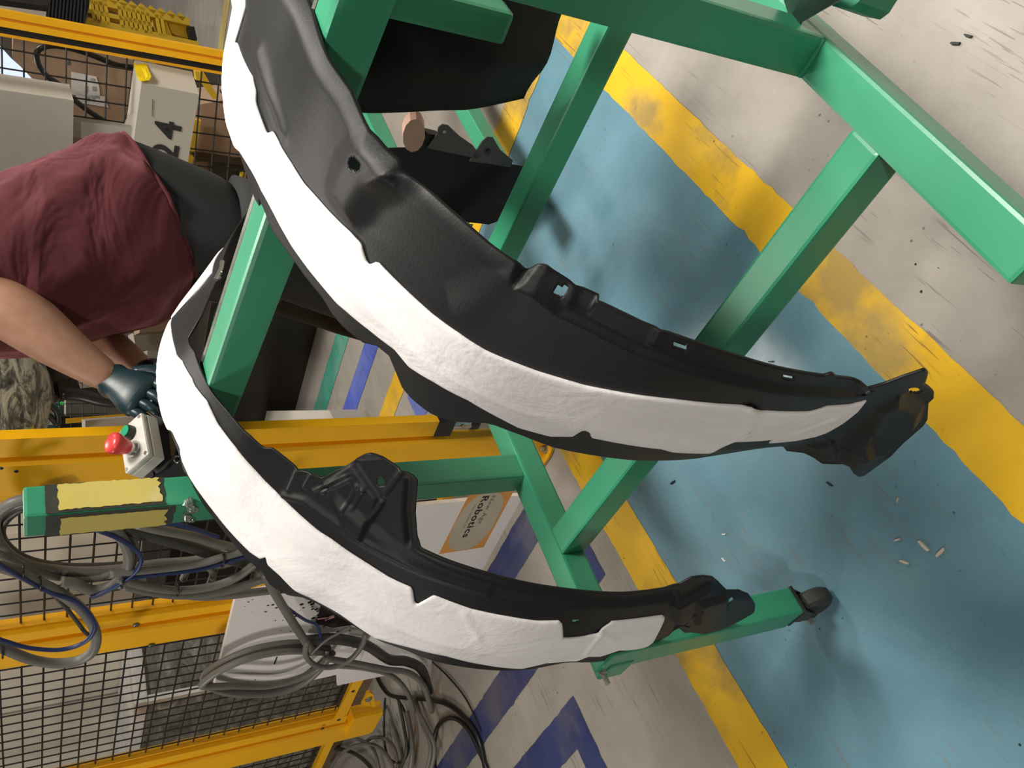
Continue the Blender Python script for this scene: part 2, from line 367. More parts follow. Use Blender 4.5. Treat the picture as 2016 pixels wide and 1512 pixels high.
# legs and casters
def caster(x, y):
    c = bpy.data.objects.new('caster', None); COL.objects.link(c); c.parent = cart; c.location = (x, y, 0)
    m = MB(); m.b2((-0.027, -0.027, 0.108), (0.027, 0.027, 0.114)); m.cyl((0, 0, 0.098), (0, 0, 0.109), 0.02)
    for s in (-1, 1): m.add(prism([(s * 0.0205, -0.02, 0.10), (s * 0.0205, 0.022, 0.10), (s * 0.0205, 0.034, 0.042), (s * 0.0205, 0.018, 0.036)], (s * 0.003, 0, 0)))
    lpart(m, 'fork', DARKST, c)
    R = 0.047; m = MB(); prof = [(-0.014, 0.030), (-0.016, R - 0.008), (-0.010, R), (0.010, R), (0.016, R - 0.008), (0.014, 0.030)]
    rings = [[Vector((px, 0.014 + pr * math.cos(2 * PI * k / 28), 0.0475 + pr * math.sin(2 * PI * k / 28))) for k in range(28)] for px, pr in prof]
    m.add(loft(rings)); lpart(m, 'wheel', RUBBER, c, 40)
    m = MB(); m.cyl((-0.031, 0.026, 0.0475), (0.031, 0.026, 0.0475), 0.006, n=6); m.cyl((-0.033, 0.026, 0.0475), (-0.026, 0.026, 0.0475), 0.0085, n=6); lpart(m, 'axle_bolt', STEEL, c)
for (x0, y0) in ((0.348, 1.052), (0.348, 0.215), (2.36, 1.092), (2.36, 0.213)):
    xo = 0 if x0 < 1 else 0.0
    zt = 0.558 if (x0 < 1 and y0 > 1) else 0.4895
    m = MB(); m.b2((x0, y0, 0.114), (x0 + 0.052, y0 + 0.062 if y0 > 1 and x0 < 1 else y0 + 0.052, zt), 0.004); lpart(m, 'leg', GREEN)
    caster(x0 + 0.026, y0 + 0.026)
m = MB(); m.cyl((0.352, 1.108, 0.548), (0.343, 1.108, 0.548), 0.007, n=6); m.cyl((0.352, 1.108, 0.548), (0.325, 1.108, 0.548), 0.004, n=10); lpart(m, 'bolt', STEEL)
m = MB(); m.tube(spline([(0.728 + 0.004 * math.sin(k * 2.3), 1.094 + 0.0075 * k, 1.128 + 0.006 * math.sin(1.7 * k)) for k in range(8)], 4), [0.006 + 0.002 * math.sin(k * 1.9) for k in range(29)], 10)
lpart(m, 'weld_bead', plain('weld_metal', (0.35, 0.42, 0.36), 0.25, 0.7, 0.4, 60), angle=60)
m = MB(); m.tube(spline([(0.712, 0.216, 0.541), (0.709, 0.24, 0.542), (0.711, 0.264, 0.541)], 5), 0.003, 8); lpart(m, 'weld_bead', GREEN)
# torn yellow tape on the left post, upper part
def tape_mat():
    n = NT('yellow_tape_torn'); a = n.noise(9, 6, 0.7, n.co((1, 1, 1))); g = n.noise(24, 6, 0.7)
    col = n.ramp(a, [(0.3, (0.60, 0.49, 0.09)), (0.58, (0.56, 0.46, 0.12)), (0.72, (0.62, 0.55, 0.36))])
    n.set(n.mix(n.mask(g, 0.70, 0.72), col, (0.06, 0.05, 0.03)), 0.55); return n.m
TAPEY = tape_mat(); GRIME = plain('black_glue_residue', (0.028, 0.03, 0.022), 0.6, 0, 0.4, 40)
def tape_face(u0, u1, z0, z1, face, mat, name, off, amp, seed):
    random.seed(seed); N = 26; P = []
    for k in range(N + 1): P.append((u0 + amp * random.random(), z0 + (z1 - z0) * k / N))
    for k in range(1, 8): P.append((u0 + (u1 - u0) * k / 8, z1 + amp * 0.6 * random.uniform(-1, 1)))
    for k in range(N + 1): P.append((u1 - amp * random.random(), z1 + (z0 - z1) * k / N))
    for k in range(1, 8): P.append((u1 + (u0 - u1) * k / 8, z0 + amp * 2.2 * random.uniform(-0.3, 1)))
    if face == 'y': poly = [(u, 1.098 - off, z) for u, z in P]; ext = (0, -0.0008, 0)
    else: poly = [(0.727 - off, u, z) for u, z in P]; ext = (-0.0008, 0, 0)
    m = MB(); m.add(prism(poly, ext)); lpart(m, name, mat, cart, None)
tape_face(0.7285, 0.7785, 1.163, 1.318, 'y', GRIME, 'tape_residue', 0.0004, 0.001, 3)
tape_face(1.0985, 1.149, 1.15, 1.318, 'x', GRIME, 'tape_residue', 0.0004, 0.001, 4)
tape_face(0.7325, 0.7780, 1.168, 1.302, 'y', TAPEY, 'yellow_tape', 0.0014, 0.0022, 5)
tape_face(1.1045, 1.1490, 1.160, 1.300, 'x', TAPEY, 'yellow_tape', 0.0014, 0.0022, 6)

# ================================================================== WHEEL ARCH LINERS
XC, ZC = 0.95, 0.40
class Arch:
    """surface of radius R(theta, Y) round an axis along Y, in the cart's axes"""
    def __init__(s, rails, t0, t1, sm=1.6):
        s.T = np.linspace(t0, t1, 500); s.Y = []; s.R = []
        for Y, pts in rails:
            p = np.array([(math.atan2(z - ZC, x - XC), math.hypot(x - XC, z - ZC)) for x, z in pts]); p = p[np.argsort(p[:, 0])]
            r = np.interp(s.T, p[:, 0], p[:, 1]); k = max(1, int(math.radians(sm) / (s.T[1] - s.T[0])))
            g = np.exp(-0.5 * (np.arange(-3 * k, 3 * k + 1) / k) ** 2); g /= g.sum()
            s.R.append(np.convolve(np.pad(r, 3 * k, mode='edge'), g, 'valid')); s.Y.append(Y)
        s.Y = np.array(s.Y); s.R = np.array(s.R)
    def r(s, t, Y):
        t = np.asarray(t, float); Y = np.asarray(Y, float)
        vals = [np.interp(t, s.T, R) for R in s.R]; out = np.zeros_like(t + Y)
        for i in range(len(s.Y) - 1):
            w = (Y - s.Y[i]) / (s.Y[i + 1] - s.Y[i]); seg = vals[i] * (1 - w) + vals[i + 1] * w
            lo = Y >= s.Y[i] if i > 0 else np.ones_like(out, bool)
            hi = Y < s.Y[i + 1] if i < len(s.Y) - 2 else np.ones_like(out, bool)
            out = np.where(lo & hi, seg, out)
        return out
    def hit(s, x, y):
        d = lray(x, y); t = np.linspace(0.25, 2.6, 1600) / FPX
        P = np.array([0, 0, CAMZ])[None] + d[None] * t[:, None]
        th = np.arctan2(P[:, 2] - ZC, P[:, 0] - XC); th = np.where(th < -1.2, th + 2 * PI, th)
        rr = np.hypot(P[:, 0] - XC, P[:, 2] - ZC); g = rr - s.r(th, P[:, 1])
        ok = np.where((g[:-1] > 0) & (g[1:] <= 0) & (P[:-1, 1] > 0.05))[0]
        if len(ok) == 0:
            i = int(np.argmin(np.abs(g) + (P[:, 1] < 0.1) * 9)); return th[i], P[i, 1]
        i = ok[0]; w = g[i] / (g[i] - g[i + 1]); p = P[i] * (1 - w) + P[i + 1] * w
        return math.atan2(p[2] - ZC, p[0] - XC) % (2 * PI), p[1]
    def xyz(s, t, Y, off=0.0):
        R = s.r(t, Y) + off; return np.stack([XC + R * np.cos(t), np.asarray(Y) + 0 * R, ZC + R * np.sin(t)], -1)
def edge_fn(arch, items):
    """pixel points (x, y) or fixed ('t', degrees, Y) -> monotone table theta -> Y"""
    a = []
    for it in items:
        a.append((math.radians(it[1]), it[2]) if it[0] == 't' else arch.hit(*it))
    a = np.array(a); th = np.maximum.accumulate(a[:, 0] + np.arange(len(a)) * 1e-5); return th, a[:, 1]
def in_poly(P, poly):
    x, y = P[..., 0], P[..., 1]; c = np.zeros(x.shape, bool); n = len(poly); j = n - 1
    for i in range(n):
        xi, yi = poly[i]; xj, yj = poly[j]
        with np.errstate(divide='ignore', invalid='ignore'):
            c ^= ((yi > y) != (yj > y)) & (x < (xj - xi) * (y - yi) / (yj - yi + 1e-12) + xi)
        j = i
    return c
def seg_dist(P, poly, closed=True):
    n = len(poly); D = np.full(P.shape[:-1], 1e9)
    for i in range(n if closed else n - 1):
        a = np.array(poly[i]); b = np.array(poly[(i + 1) % n]); ab = b - a
        t = np.clip(((P - a) @ ab) / max(ab @ ab, 1e-12), 0, 1); D = np.minimum(D, np.linalg.norm(P - (a + t[..., None] * ab), axis=-1))
    return D
def sheet(arch, near, far, t0, t1, nt, nv, name, mat, parent, holes=(), pads=(), ribs=(), off=0.0, th=0.0028, curl=None, edge_drop=0.0):
    S = 0.6                                                   # metres per radian, for distances on the sheet
    def flat(items): return [(arch.hit(*q)[0] * S, arch.hit(*q)[1]) for q in items]
    TT = np.linspace(t0, t1, nt); yn = np.interp(TT, *near); yf = np.interp(TT, *far); yf = np.maximum(yf, yn + 0.0005)
    v = np.linspace(0, 1, nv); Tg = np.repeat(TT[:, None], nv, 1); Yg = yn[:, None] + (yf - yn)[:, None] * v[None]
    UV = np.stack([Tg * S, Yg], -1); add = np.zeros_like(Tg) + off
    for poly, amp, w in pads:
        q = flat(poly); d = seg_dist(UV, q); sgn = np.where(in_poly(UV, q), d, -d); k = np.clip(sgn / w * 0.5 + 0.5, 0, 1); add += amp * k * k * (3 - 2 * k)
    for line, amp, w in ribs:
        d = seg_dist(UV, flat(line), False); add += amp * np.exp(-(d / w) ** 2)
    if curl: add += curl(Tg, Yg, yn[:, None], yf[:, None])
    if edge_drop:
        e = np.minimum(Yg - yn[:, None], yf[:, None] - Yg); add -= edge_drop * np.clip(1 - e / 0.006, 0, 1) ** 2
    P = arch.xyz(Tg, Yg, add); keep = np.ones((nt - 1, nv - 1), bool)
    Cc = (UV[:-1, :-1] + UV[1:, 1:]) / 2
    for h in holes: keep &= ~in_poly(Cc, flat(h))
    idx = np.arange(nt * nv).reshape(nt, nv); F = []
    for i in range(nt - 1):
        for j in range(nv - 1):
            if keep[i, j]: F.append((int(idx[i, j]), int(idx[i, j + 1]), int(idx[i + 1, j + 1]), int(idx[i + 1, j])))
    o = mesh_obj(name, P.reshape(-1, 3), F, mat, parent, True, True)
    if th: s = o.modifiers.new('thickness', 'SOLIDIFY'); s.thickness = th; s.offset = -1
    return o
def xz(pts, Y): return [tuple(l_y(x, y, Y)[[0, 2]]) for x, y in pts]

# ---- liner one: long, nearest, over the right half of the bar
L1 = thing('wheel_arch_liner', 'larger black wheel arch liner with long white felt, hung nearest on the green bar', 'car part', (0, 0, 0), -CART)
NY1, FY1 = 0.345, 0.57
near1 = [(590, 0), (607, 60), (628, 115), (672, 180), (700, 238), (745, 290), (783, 340), (880, 428), (1005, 528), (1100, 572), (1190, 612), (1330, 675), (1480, 725), (1600, 750), (1690, 758)]
far1 = [(485, 358), (509, 389), (535, 451), (579, 514), (598, 541), (638, 588), (690, 650), (742, 690), (850, 790), (956, 838), (1090, 881), (1178, 898), (1300, 907), (1370, 903), (1463, 888), (1539, 879)]
rear = [(1.18, 1.085), (1.33, 0.99), (1.45, 0.82), (1.50, 0.62), (1.51, 0.42)]
cr = [l_y(x, y, 0.50) for x, y in ((480, 0), (456, 60), (446, 110), (443, 150), (447, 200), (457, 260))]
nr = xz(near1, NY1) + [(1.0, 1.118)] + rear + [(0.30, 0.60), (0.312, 0.50), (0.33, 0.42)]
fr = xz(far1, FY1) + [(0.86, 1.112), (1.0, 1.095)] + [(x, z - 0.015) for x, z in rear] + [(0.335, 0.50), (0.33, 0.42)]
A1 = Arch([(NY1, nr), (FY1, fr)], math.radians(-5), math.radians(200))
mid = [(p[0], p[2]) for p in cr]
tt = np.linspace(math.radians(106), math.radians(188), 40)
mid += [(XC + (A1.r(t, 0.50) + 0.010) * math.cos(t), ZC + (A1.r(t, 0.50) + 0.010) * math.sin(t)) for t in tt] + [(x, z + 0.012) for x, z in rear]
A1 = Arch([(NY1, nr), (0.505, mid), (FY1, fr)], math.radians(-5), math.radians(200))
near_e = [('t', -2, NY1), ('t', 70, NY1), (590, 0), (606, 60), (628, 115), (672, 180), (698, 240), (702, 245), (728, 272), (745, 292), (772, 318), (780, 338), (800, 360), (830, 385), (870, 420), (910, 455), (950, 490), (1005, 528), (1012, 538), (1015, 545), (1025, 546), (1033, 540), (1042, 536), (1060, 541), (1075, 552), (1120, 580), (1200, 616), (1260, 645), (1330, 672), (1371, 686), (1450, 712), (1532, 736), (1610, 750), (1626, 752), (1641, 747), (1650, 754), (1693, 759), (1711, 766), (1743, 757), (1780, 743), (1821, 729), (1827, 733), (1820, 757), (1839, 772), (1838, 785), (1828, 793), (1826, 826), (1817, 840), (1775, 870), (1745, 905), (1701, 937)]
far_e = [('t', -2, FY1), ('t', 98, FY1), (465, 307), (485, 358), (509, 389), (535, 451), (579, 514), (598, 541), (636, 588), (653, 617), (673, 641), (715, 675), (742, 681), (766, 701), (780, 735), (791, 762), (807, 782), (850, 815), (887, 830), (956, 833), (976, 838), (1029, 858), (1090, 881), (1178, 898), (1245, 906), (1300, 907), (1370, 903), (1463, 888), (1539, 879), (1548, 888), (1582, 892), (1600, 900), (1618, 913), (1660, 914), (1672, 919), (1680, 932), (1691, 939), (1701, 937)]
EN1 = edge_fn(A1, near_e); EF1 = edge_fn(A1, far_e)
def quad(cx_, cy_, a, b, ang):
    c, s = math.cos(ang), math.sin(ang); return [(cx_ + c * u * a - s * v * b, cy_ + s * u * a + c * v * b) for u, v in [(math.cos(k * PI / 6), math.sin(k * PI / 6)) for k in range(12)]]
def rect(cx_, cy_, a, b, ang):
    c, s = math.cos(ang), math.sin(ang); return [(cx_ + c * u * a - s * v * b, cy_ + s * u * a + c * v * b) for u, v in ((-1, -1), (1, -1), (1, 1), (-1, 1))]
holes1 = [quad(709, 321, 12, 16, -0.5), rect(1094, 585, 10, 7, 0.35), rect(1337, 693, 15, 6, 0.2), rect(1553, 754, 12, 4.5, 0.1), quad(1709, 774, 14, 3.5, -0.45), quad(1801, 769, 14, 6, 0.05)]
crease1 = [(1012, 560), (1048, 575), (1100, 615), (1180, 655), (1250, 690), (1330, 720), (1430, 748), (1520, 768), (1620, 778), (1690, 780), (1690, 740), (1500, 715), (1300, 640), (1100, 550), (1015, 520)]
pads1 = [(crease1, -0.007, 0.006),
         ([(668, 322), (712, 262), (795, 352), (766, 376), (726, 392), (694, 436), (652, 378)], 0.0075, 0.013),
         (quad(752, 349, 25, 10, -0.55), 0.005, 0.007),
         ([(775, 352), (985, 535), (965, 560), (880, 600), (700, 445), (735, 380)], -0.006, 0.016),
         ([(1726, 802), (1765, 780), (1808, 800), (1800, 830), (1752, 850), (1714, 850), (1706, 872), (1712, 900), (1668, 906), (1662, 880), (1700, 842)], 0.012, 0.009),
         ([(1592, 876), (1636, 868), (1648, 888), (1640, 904), (1604, 898)], 0.007, 0.006)]
ribs1 = [([(512, 110), (520, 140), (535, 190), (560, 260)], 0.004, 0.008), ([(1120, 575), (1112, 605)], 0.002, 0.003), ([(1300, 655), (1285, 685)], 0.002, 0.003)]
te = max(EN1[0][-1], EF1[0][-1])
def curl1(T_, Y_, a, b):
    return -0.012 * np.clip(1 - (Y_ - a) / 0.018, 0, 1) ** 1.5 * (T_ < math.radians(135))
sheet(A1, EN1, EF1, math.radians(8), te - 0.0005, 1150, 96, 'shell', LINER, L1, holes1, pads1, ribs1, curl=curl1)
up = [('t', 8, 0.47), ('t', 66, 0.462), (485, 2), (484, 20), (463, 62), (470, 85), (477, 105), (500, 150), (507, 180), (507, 203), (528, 262), (540, 258), (556, 290), (575, 320), (600, 360), (640, 405), (690, 455), (713, 480), (719, 500), (724, 516), (733, 520), (738, 515), (745, 514), (790, 560), (850, 615), (905, 655), (960, 690), (1060, 730), (1150, 757), (1260, 777), (1330, 785), (1482, 797), (1500, 807), (1593, 809), (1629, 798), (1675, 795), (1705, 787), (1691, 805), (1663, 827), (1625, 849)]
dn = [('t', 8, 0.558), ('t', 97, 0.556), (476, 300), (519, 379), (543, 423), (579, 488), (614, 536), (666, 598), (684, 613), (748, 665), (780, 689), (807, 722), (857, 752), (923, 787), (989, 824), (1022, 841), (1085, 858), (1128, 858), (1135, 848), (1150, 845), (1162, 850), (1164, 860), (1188, 865), (1300, 882), (1322, 888), (1393, 890), (1400, 884), (1422, 868), (1518, 864), (1511, 871), (1563, 866), (1600, 858), (1625, 849)]
UN, DN = edge_fn(A1, up), edge_fn(A1, dn)
sheet(A1, UN, DN, math.radians(20), min(UN[0][-1], DN[0][-1]), 640, 30, 'felt_pad', FELT, L1, (), (), [([(1480, 800), (1475, 830), (1460, 855)], 0.004, 0.006), ([(1560, 850), (1640, 820)], 0.003, 0.005)], 0.0035, 0.0032, None, 0.002)

# ---- liner two: further left, over the left end of the bar
L2 = thing('wheel_arch_liner', 'smaller black wheel arch liner with notched white felt, beside the yellow taped post', 'car part', (0, 0, 0), -CART)
NY2, FY2 = 0.90, 1.075
near2 = [(1045, 329), (1000, 322), (780, 290), (510, 395), (480, 425), (445, 490), (430, 545), (395, 615), (375, 665), (394, 728), (416, 772), (446, 808), (492, 860), (546, 893), (588, 925)]
low2 = [(870, 1100), (944, 1125), (1040, 1151), (1119, 1163), (1223, 1169), (1300, 1163)]
far2 = [(345, 880), (360, 924), (382, 963), (412, 1007), (449, 1057), (501, 1114), (568, 1172), (660, 1208), (723, 1248), (799, 1280), (850, 1300), (918, 1314), (977, 1320), (1040, 1318), (1112, 1305), (1185, 1300), (1223, 1290), (1293, 1264)]
nr2 = xz(near2, NY2) + xz(low2, NY2) + [(0.365, 0.47), (0.36, 0.38)]
cr2 = [l_y(x, y, 1.03) for x, y in ((430, 533), (400, 552), (370, 582), (340, 625), (322, 668), (312, 715), (312, 760), (318, 805), (328, 835))]
rear2 = [(1.36, 0.86), (1.45, 0.64), (1.46, 0.40), (1.45, 0.27)]
fr2 = xz(far2, FY2) + [(0.90, 1.142), (1.0, 1.128), (1.12, 1.07)] + rear2 + [(0.36, 0.42)]
A2 = Arch([(NY2, nr2), (FY2, fr2)], math.radians(-20), math.radians(195))
mid2 = [(p[0], p[2]) for p in cr2] + [(x, z + 0.01) for x, z in rear2]
tt = np.linspace(math.radians(105), math.radians(188), 40)
mid2 += [(XC + (A2.r(t, 1.03) + 0.008) * math.cos(t), ZC + (A2.r(t, 1.03) + 0.008) * math.sin(t)) for t in tt]
A2 = Arch([(NY2, nr2), (1.03, mid2), (FY2, fr2)], math.radians(-20), math.radians(195))
def lyt(x, y, Y): p = l_y(x, y, Y); return ('t', math.degrees(math.atan2(p[2] - ZC, p[0] - XC)), Y)
near_e2 = [('t', -14, NY2), lyt(430, 545, NY2), (395, 622), (380, 640), (367, 653), (370, 662), (382, 692), (394, 728), (416, 772), (446, 808), (479, 848), (492, 859), (513, 878), (520, 882), (534, 882), (546, 890), (584, 921), (588, 925), (615, 931), (634, 941), (691, 911), (718, 896), (728, 894), (736, 897), (753, 909), (780, 927), (807, 942), (816, 952), (814, 979), (812, 1016), (816, 1065), (823, 1078), (870, 1100), (944, 1125), (1040, 1151), (1119, 1163), (1164, 1168), (1223, 1169), (1280, 1164), (1307, 1159), (1327, 1152), (1337, 1151), (1348, 1144), (1362, 1137), (1384, 1134), (1403, 1137), (1416, 1147), (1429, 1158), (1455, 1160), (1470, 1164), (1476, 1172), (1483, 1185), (1480, 1194)]
far_e2 = [('t', -14, FY2 - 0.05), ('t', -6, FY2), ('t', 100, FY2), (340, 862), (352, 894), (360, 924), (375, 946), (382, 963), (401, 995), (424, 1025), (449, 1057), (473, 1087), (501, 1114), (516, 1126), (530, 1150), (568, 1172), (595, 1176), (620, 1186), (660, 1210), (723, 1248), (749, 1262), (799, 1280), (850, 1300), (918, 1314), (977, 1320), (1040, 1318), (1112, 1305), (1185, 1302), (1223, 1290), (1275, 1272), (1293, 1264), (1326, 1242), (1337, 1237), (1350, 1247), (1364, 1240), (1384, 1249), (1396, 1249), (1413, 1239), (1441, 1217), (1447, 1222), (1465, 1206), (1480, 1196)]
EN2 = edge_fn(A2, near_e2); EF2 = edge_fn(A2, far_e2)
holes2 = [quad(743, 955, 9.5, 9, 0.2), quad(1133, 1223, 8, 3.2, -0.15), quad(1431, 1172, 9, 4.5, -0.45), quad(1347, 1223, 8, 2.2, -0.1)]
pads2 = [([(820, 1085), (930, 1128), (1040, 1155), (1130, 1168), (1230, 1174), (1330, 1165), (1330, 1180), (1230, 1192), (1130, 1190), (1000, 1176), (880, 1140), (800, 1095), (740, 1050), (700, 1010), (660, 980), (640, 960), (690, 905), (750, 900), (830, 945), (830, 1060)], -0.007, 0.008),
         ([(640, 950), (690, 915), (740, 985), (712, 1062), (680, 1040), (660, 985)], 0.006, 0.0035),
         ([(1325, 1190), (1395, 1150), (1425, 1160), (1480, 1165), (1485, 1195), (1420, 1235), (1360, 1240), (1330, 1220)], 0.010, 0.010),
         ([(1370, 1175), (1425, 1160), (1425, 1195), (1385, 1222), (1365, 1215)], 0.008, 0.006)]
ribs2 = [([(618, 966), (682, 936)], 0.003, 0.0022), ([(634, 970), (686, 945)], 0.003, 0.0022), ([(678, 1002), (702, 958)], 0.003, 0.0022), ([(694, 1001), (714, 966)], 0.003, 0.0022), ([(702, 958), (714, 966)], 0.003, 0.0022), ([(751, 979), (785, 933)], 0.004, 0.004), ([(797, 955), (793, 1010), (800, 1075)], -0.005, 0.004), ([(570, 965), (586, 928)], 0.003, 0.003), ([(600, 960), (614, 934)], 0.003, 0.003), ([(728, 1024), (748, 992)], 0.005, 0.003), ([(560, 975), (600, 985), (660, 1028), (705, 1060), (760, 1090), (850, 1130), (960, 1165)], 0.004, 0.005)]
te2 = max(EN2[0][-1], EF2[0][-1])
sheet(A2, EN2, EF2, math.radians(-11), te2 - 0.0005, 1150, 100, 'shell', LINER, L2, holes2, pads2, ribs2)
up2 = [('t', 5, 1.0), ('t', 62, 0.99), (419, 539), (385, 565), (350, 607), (338, 635), (342, 668), (349, 697), (360, 709), (379, 744), (385, 759), (409, 789), (431, 835), (464, 878), (523, 946), (568, 990), (630, 1045), (654, 1060), (690, 1086), (767, 1135), (811, 1155), (814, 1161), (817, 1183), (821, 1188), (852, 1171), (858, 1171), (928, 1197), (1000, 1212), (1060, 1221), (1101, 1220), (1107, 1226), (1108, 1236), (1109, 1254), (1119, 1254), (1149, 1251), (1174, 1245), (1182, 1236), (1205, 1221), (1260, 1215), (1304, 1209), (1309, 1214), (1299, 1236), (1276, 1268)]
dn2 = [('t', 5, 1.064), ('t', 98, 1.064), (338, 848), (342, 852), (357, 884), (362, 909), (375, 939), (390, 963), (422, 1006), (455, 1047), (494, 1087), (514, 1100), (525, 1096), (528, 1111), (553, 1133), (583, 1163), (610, 1175), (640, 1191), (723, 1245), (739, 1255), (809, 1274), (878, 1290), (957, 1308), (1027, 1315), (1074, 1304), (1134, 1300), (1156, 1291), (1179, 1291), (1216, 1279), (1268, 1273), (1276, 1269)]
UN, DN = edge_fn(A2, up2), edge_fn(A2, dn2)
sheet(A2, UN, DN, math.radians(20), min(UN[0][-1], DN[0][-1]), 640, 30, 'felt_pad', FELT, L2, (), (), [([(1180, 1240), (1215, 1258)], 0.002, 0.005), ([(915, 1205), (945, 1255)], 0.0012, 0.004), ([(1150, 1285), (1182, 1245)], 0.003, 0.004)], 0.0035, 0.0032, None, 0.002)
m = MB(); m.tube([l_y(x, y, NY2 - 0.006) for x, y in ((424, 551), (430, 541), (436, 527), (438, 515))], 0.0035, 8); m.tube([l_y(x, y, NY2 - 0.006) for x, y in ((433, 548), (428, 544), (432, 536), (437, 538))], 0.003, 8); lpart(m, 'wire_clip', STEEL, L2)
# rear end of liner two, seen through the cart: foam pad and fixing tabs
def lpoly(pts, X): return [l_x(x, y, X) for x, y in pts]
m = MB(); m.add(prism(lpoly(quad(815, 267, 22, 33, 0.15), 1.452), (0.018, -0.01, 0))); lpart(m, 'foam_pad', plain('pink_foam', (0.45, 0.28, 0.21), 0.8), L2)
m = MB(); m.add(prism(lpoly([(840, 262), (865, 268), (880, 292), (842, 300), (824, 297)], 1.455), (0.02, 0, 0))); lpart(m, 'pad_stalk', LINER, L2)
for pts, hole in (([(842, 292), (862, 262), (864, 250), (872, 244), (882, 246), (905, 268), (930, 285), (945, 305), (942, 312), (880, 300)], None), ([(925, 318), (950, 278), (960, 269), (970, 270), (985, 295), (1010, 316), (1005, 330), (960, 322)], None)):
    m = MB(); m.add(prism(lpoly(pts, 1.448), (0.004, 0.002, 0))); lpart(m, 'fixing_tab', plain('grey_worn_plastic', (0.06, 0.06, 0.06), 0.4), L2)
m = MB(); m.cyl(l_x(875, 260, 1.446), l_x(875, 260, 1.446) + np.array([0.001, 0, 0]), 0.004); lpart(m, 'fixing_hole', CONC, L2)
m = MB(); m.cyl(l_x(961, 301, 1.443), l_x(961, 301, 1.443) + np.array([0.006, 0, 0]), 0.006); lpart(m, 'clip', BLACKP, L2)

# ---- liner three: the dark liner standing behind the bar
L3 = thing('wheel_arch_liner', 'third black wheel arch liner in shadow, standing behind the green bar', 'car part', (0, 0, 0), -CART)
pts3 = [(1.52, 0.98), (1.40, 1.01), (1.26, 1.005), (1.18, 0.96), (1.135, 0.88), (1.12, 0.76), (1.115, 0.70), (1.13, 0.612)]
P3 = spline([(x, 0, z) for x, z in pts3], 10); V = []; F = []; NV = 12
for i, p in enumerate(P3):
    for j in range(NV):
        w = j / (NV - 1); V.append((p[0] - 0.012 * math.sin(PI * w) + 0.006 * math.sin(9 * w), 0.40 + (0.255 - 0.085 * max(0.0, (0.90 - p[2]) / 0.29)) * w, p[2]))
for i in range(len(P3) - 1):
    for j in range(NV - 1): F.append((i * NV + j, i * NV + j + 1, (i + 1) * NV + j + 1, (i + 1) * NV + j))
o = mesh_obj('shell', V, F, LINER, L3, True, True); s = o.modifiers.new('thickness', 'SOLIDIFY'); s.thickness = 0.004

# ================================================================== MESH FENCE ON THE LEFT (runs along Y at X = 1.34)
FX = 1.34
def cam_pt(x, y, zc): return M @ np.array([(x - CX) / FPX * zc, (y - CY) / FPX * zc, zc]) + np.array([0, 0, CAMZ])
def extr(poly_xy, z0, z1): return prism([(p[0], p[1], z0) for p in poly_xy], (0, 0, z1 - z0))
def dome(mb, c, n_, r, h=0.4):
    c = Vector(c); n_ = Vector(n_).normalized(); k = 5
    mb.tube([c + n_ * (r * h * math.sin(PI / 2 * i / k)) for i in range(k + 1)], [max(1e-4, r * math.cos(PI / 2 * i / k)) for i in range(k + 1)], 12)
ZW = float(on_x(6, 1512, FX)[2]); YW = float(on_x(0, 1344, FX)[1]); SP = 0.0525
def wire_panel(label, y0, y1, z0, z1, rails=True):
    t = thing('mesh_fence_panel', label, 'fence panel', (FX + 0.03, (y0 + y1) / 2, 0))
    m = MB(); r = 0.0027; xw = FX + 0.036
    y = YW - SP * math.floor((YW - y0) / SP)
    while y < y1: m.tube([(xw, y, z0), (xw, y, z1)], r, 4, False); y += SP
    z = ZW - SP * math.floor((ZW - z0) / SP)
    while z < z1: m.tube([(xw - 0.004, y0, z), (xw - 0.004, y1, z)], r, 4, False); z += SP
    o = m.obj('wire_grid', BLACKW, t); o['kind'] = 'stuff'
    if rails:
        m = MB(); m.b2((FX + 0.008, y0, z0 - 0.032), (FX + 0.034, y1, z0 + 0.002), 0.002); m.obj('bottom_rail', YELLOW, t)
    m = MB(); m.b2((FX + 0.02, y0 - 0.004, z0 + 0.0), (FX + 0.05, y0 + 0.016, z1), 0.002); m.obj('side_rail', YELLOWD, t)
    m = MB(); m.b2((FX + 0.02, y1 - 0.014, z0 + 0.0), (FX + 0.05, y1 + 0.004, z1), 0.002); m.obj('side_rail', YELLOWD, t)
    return t
wire_panel('black wire mesh fence panel behind the looped cables, by the taped post', 1.635, 2.172, 0.27, 1.62)
wire_panel('black wire mesh fence panel in front of the beige cabinet', 2.335, 3.10, 0.285, 1.62)
wire_panel('black wire mesh fence panel beyond the farthest yellow post', 3.33, 4.2, 0.285, 1.62)
def hat_post(label, y0, wide, z0=0.0, z1=1.62, strip_z0=None, cap=False):
    t = thing('fence_post', label, 'fence post', (FX, y0, 0))
    a, g = wide[0], wide[1]
    m = MB(); m.add(extr([(FX + 0.004, y0), (FX + 0.004, y0 + a), (FX + 0.03, y0 + a), (FX + 0.03, y0)][::-1], strip_z0 or z0, z1)); m.obj('front_strip', YELLOW, t)
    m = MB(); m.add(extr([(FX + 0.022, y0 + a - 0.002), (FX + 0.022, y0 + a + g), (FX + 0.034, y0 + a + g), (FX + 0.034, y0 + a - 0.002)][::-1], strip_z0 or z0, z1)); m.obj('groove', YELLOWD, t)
    y2 = y0 + a + g; y3 = y2 + wide[2]
    m = MB(); m.add(extr([(FX + 0.003, y2), (FX - 0.004, y2 + 0.006), (FX - 0.004, y3 - 0.03), (FX + 0.004, y3 - 0.022), (FX + 0.006, y3), (FX + 0.034, y3), (FX + 0.034, y2)][::-1], z0, z1)); m.obj('profile', YELLOW, t)
    return t, y2, y3
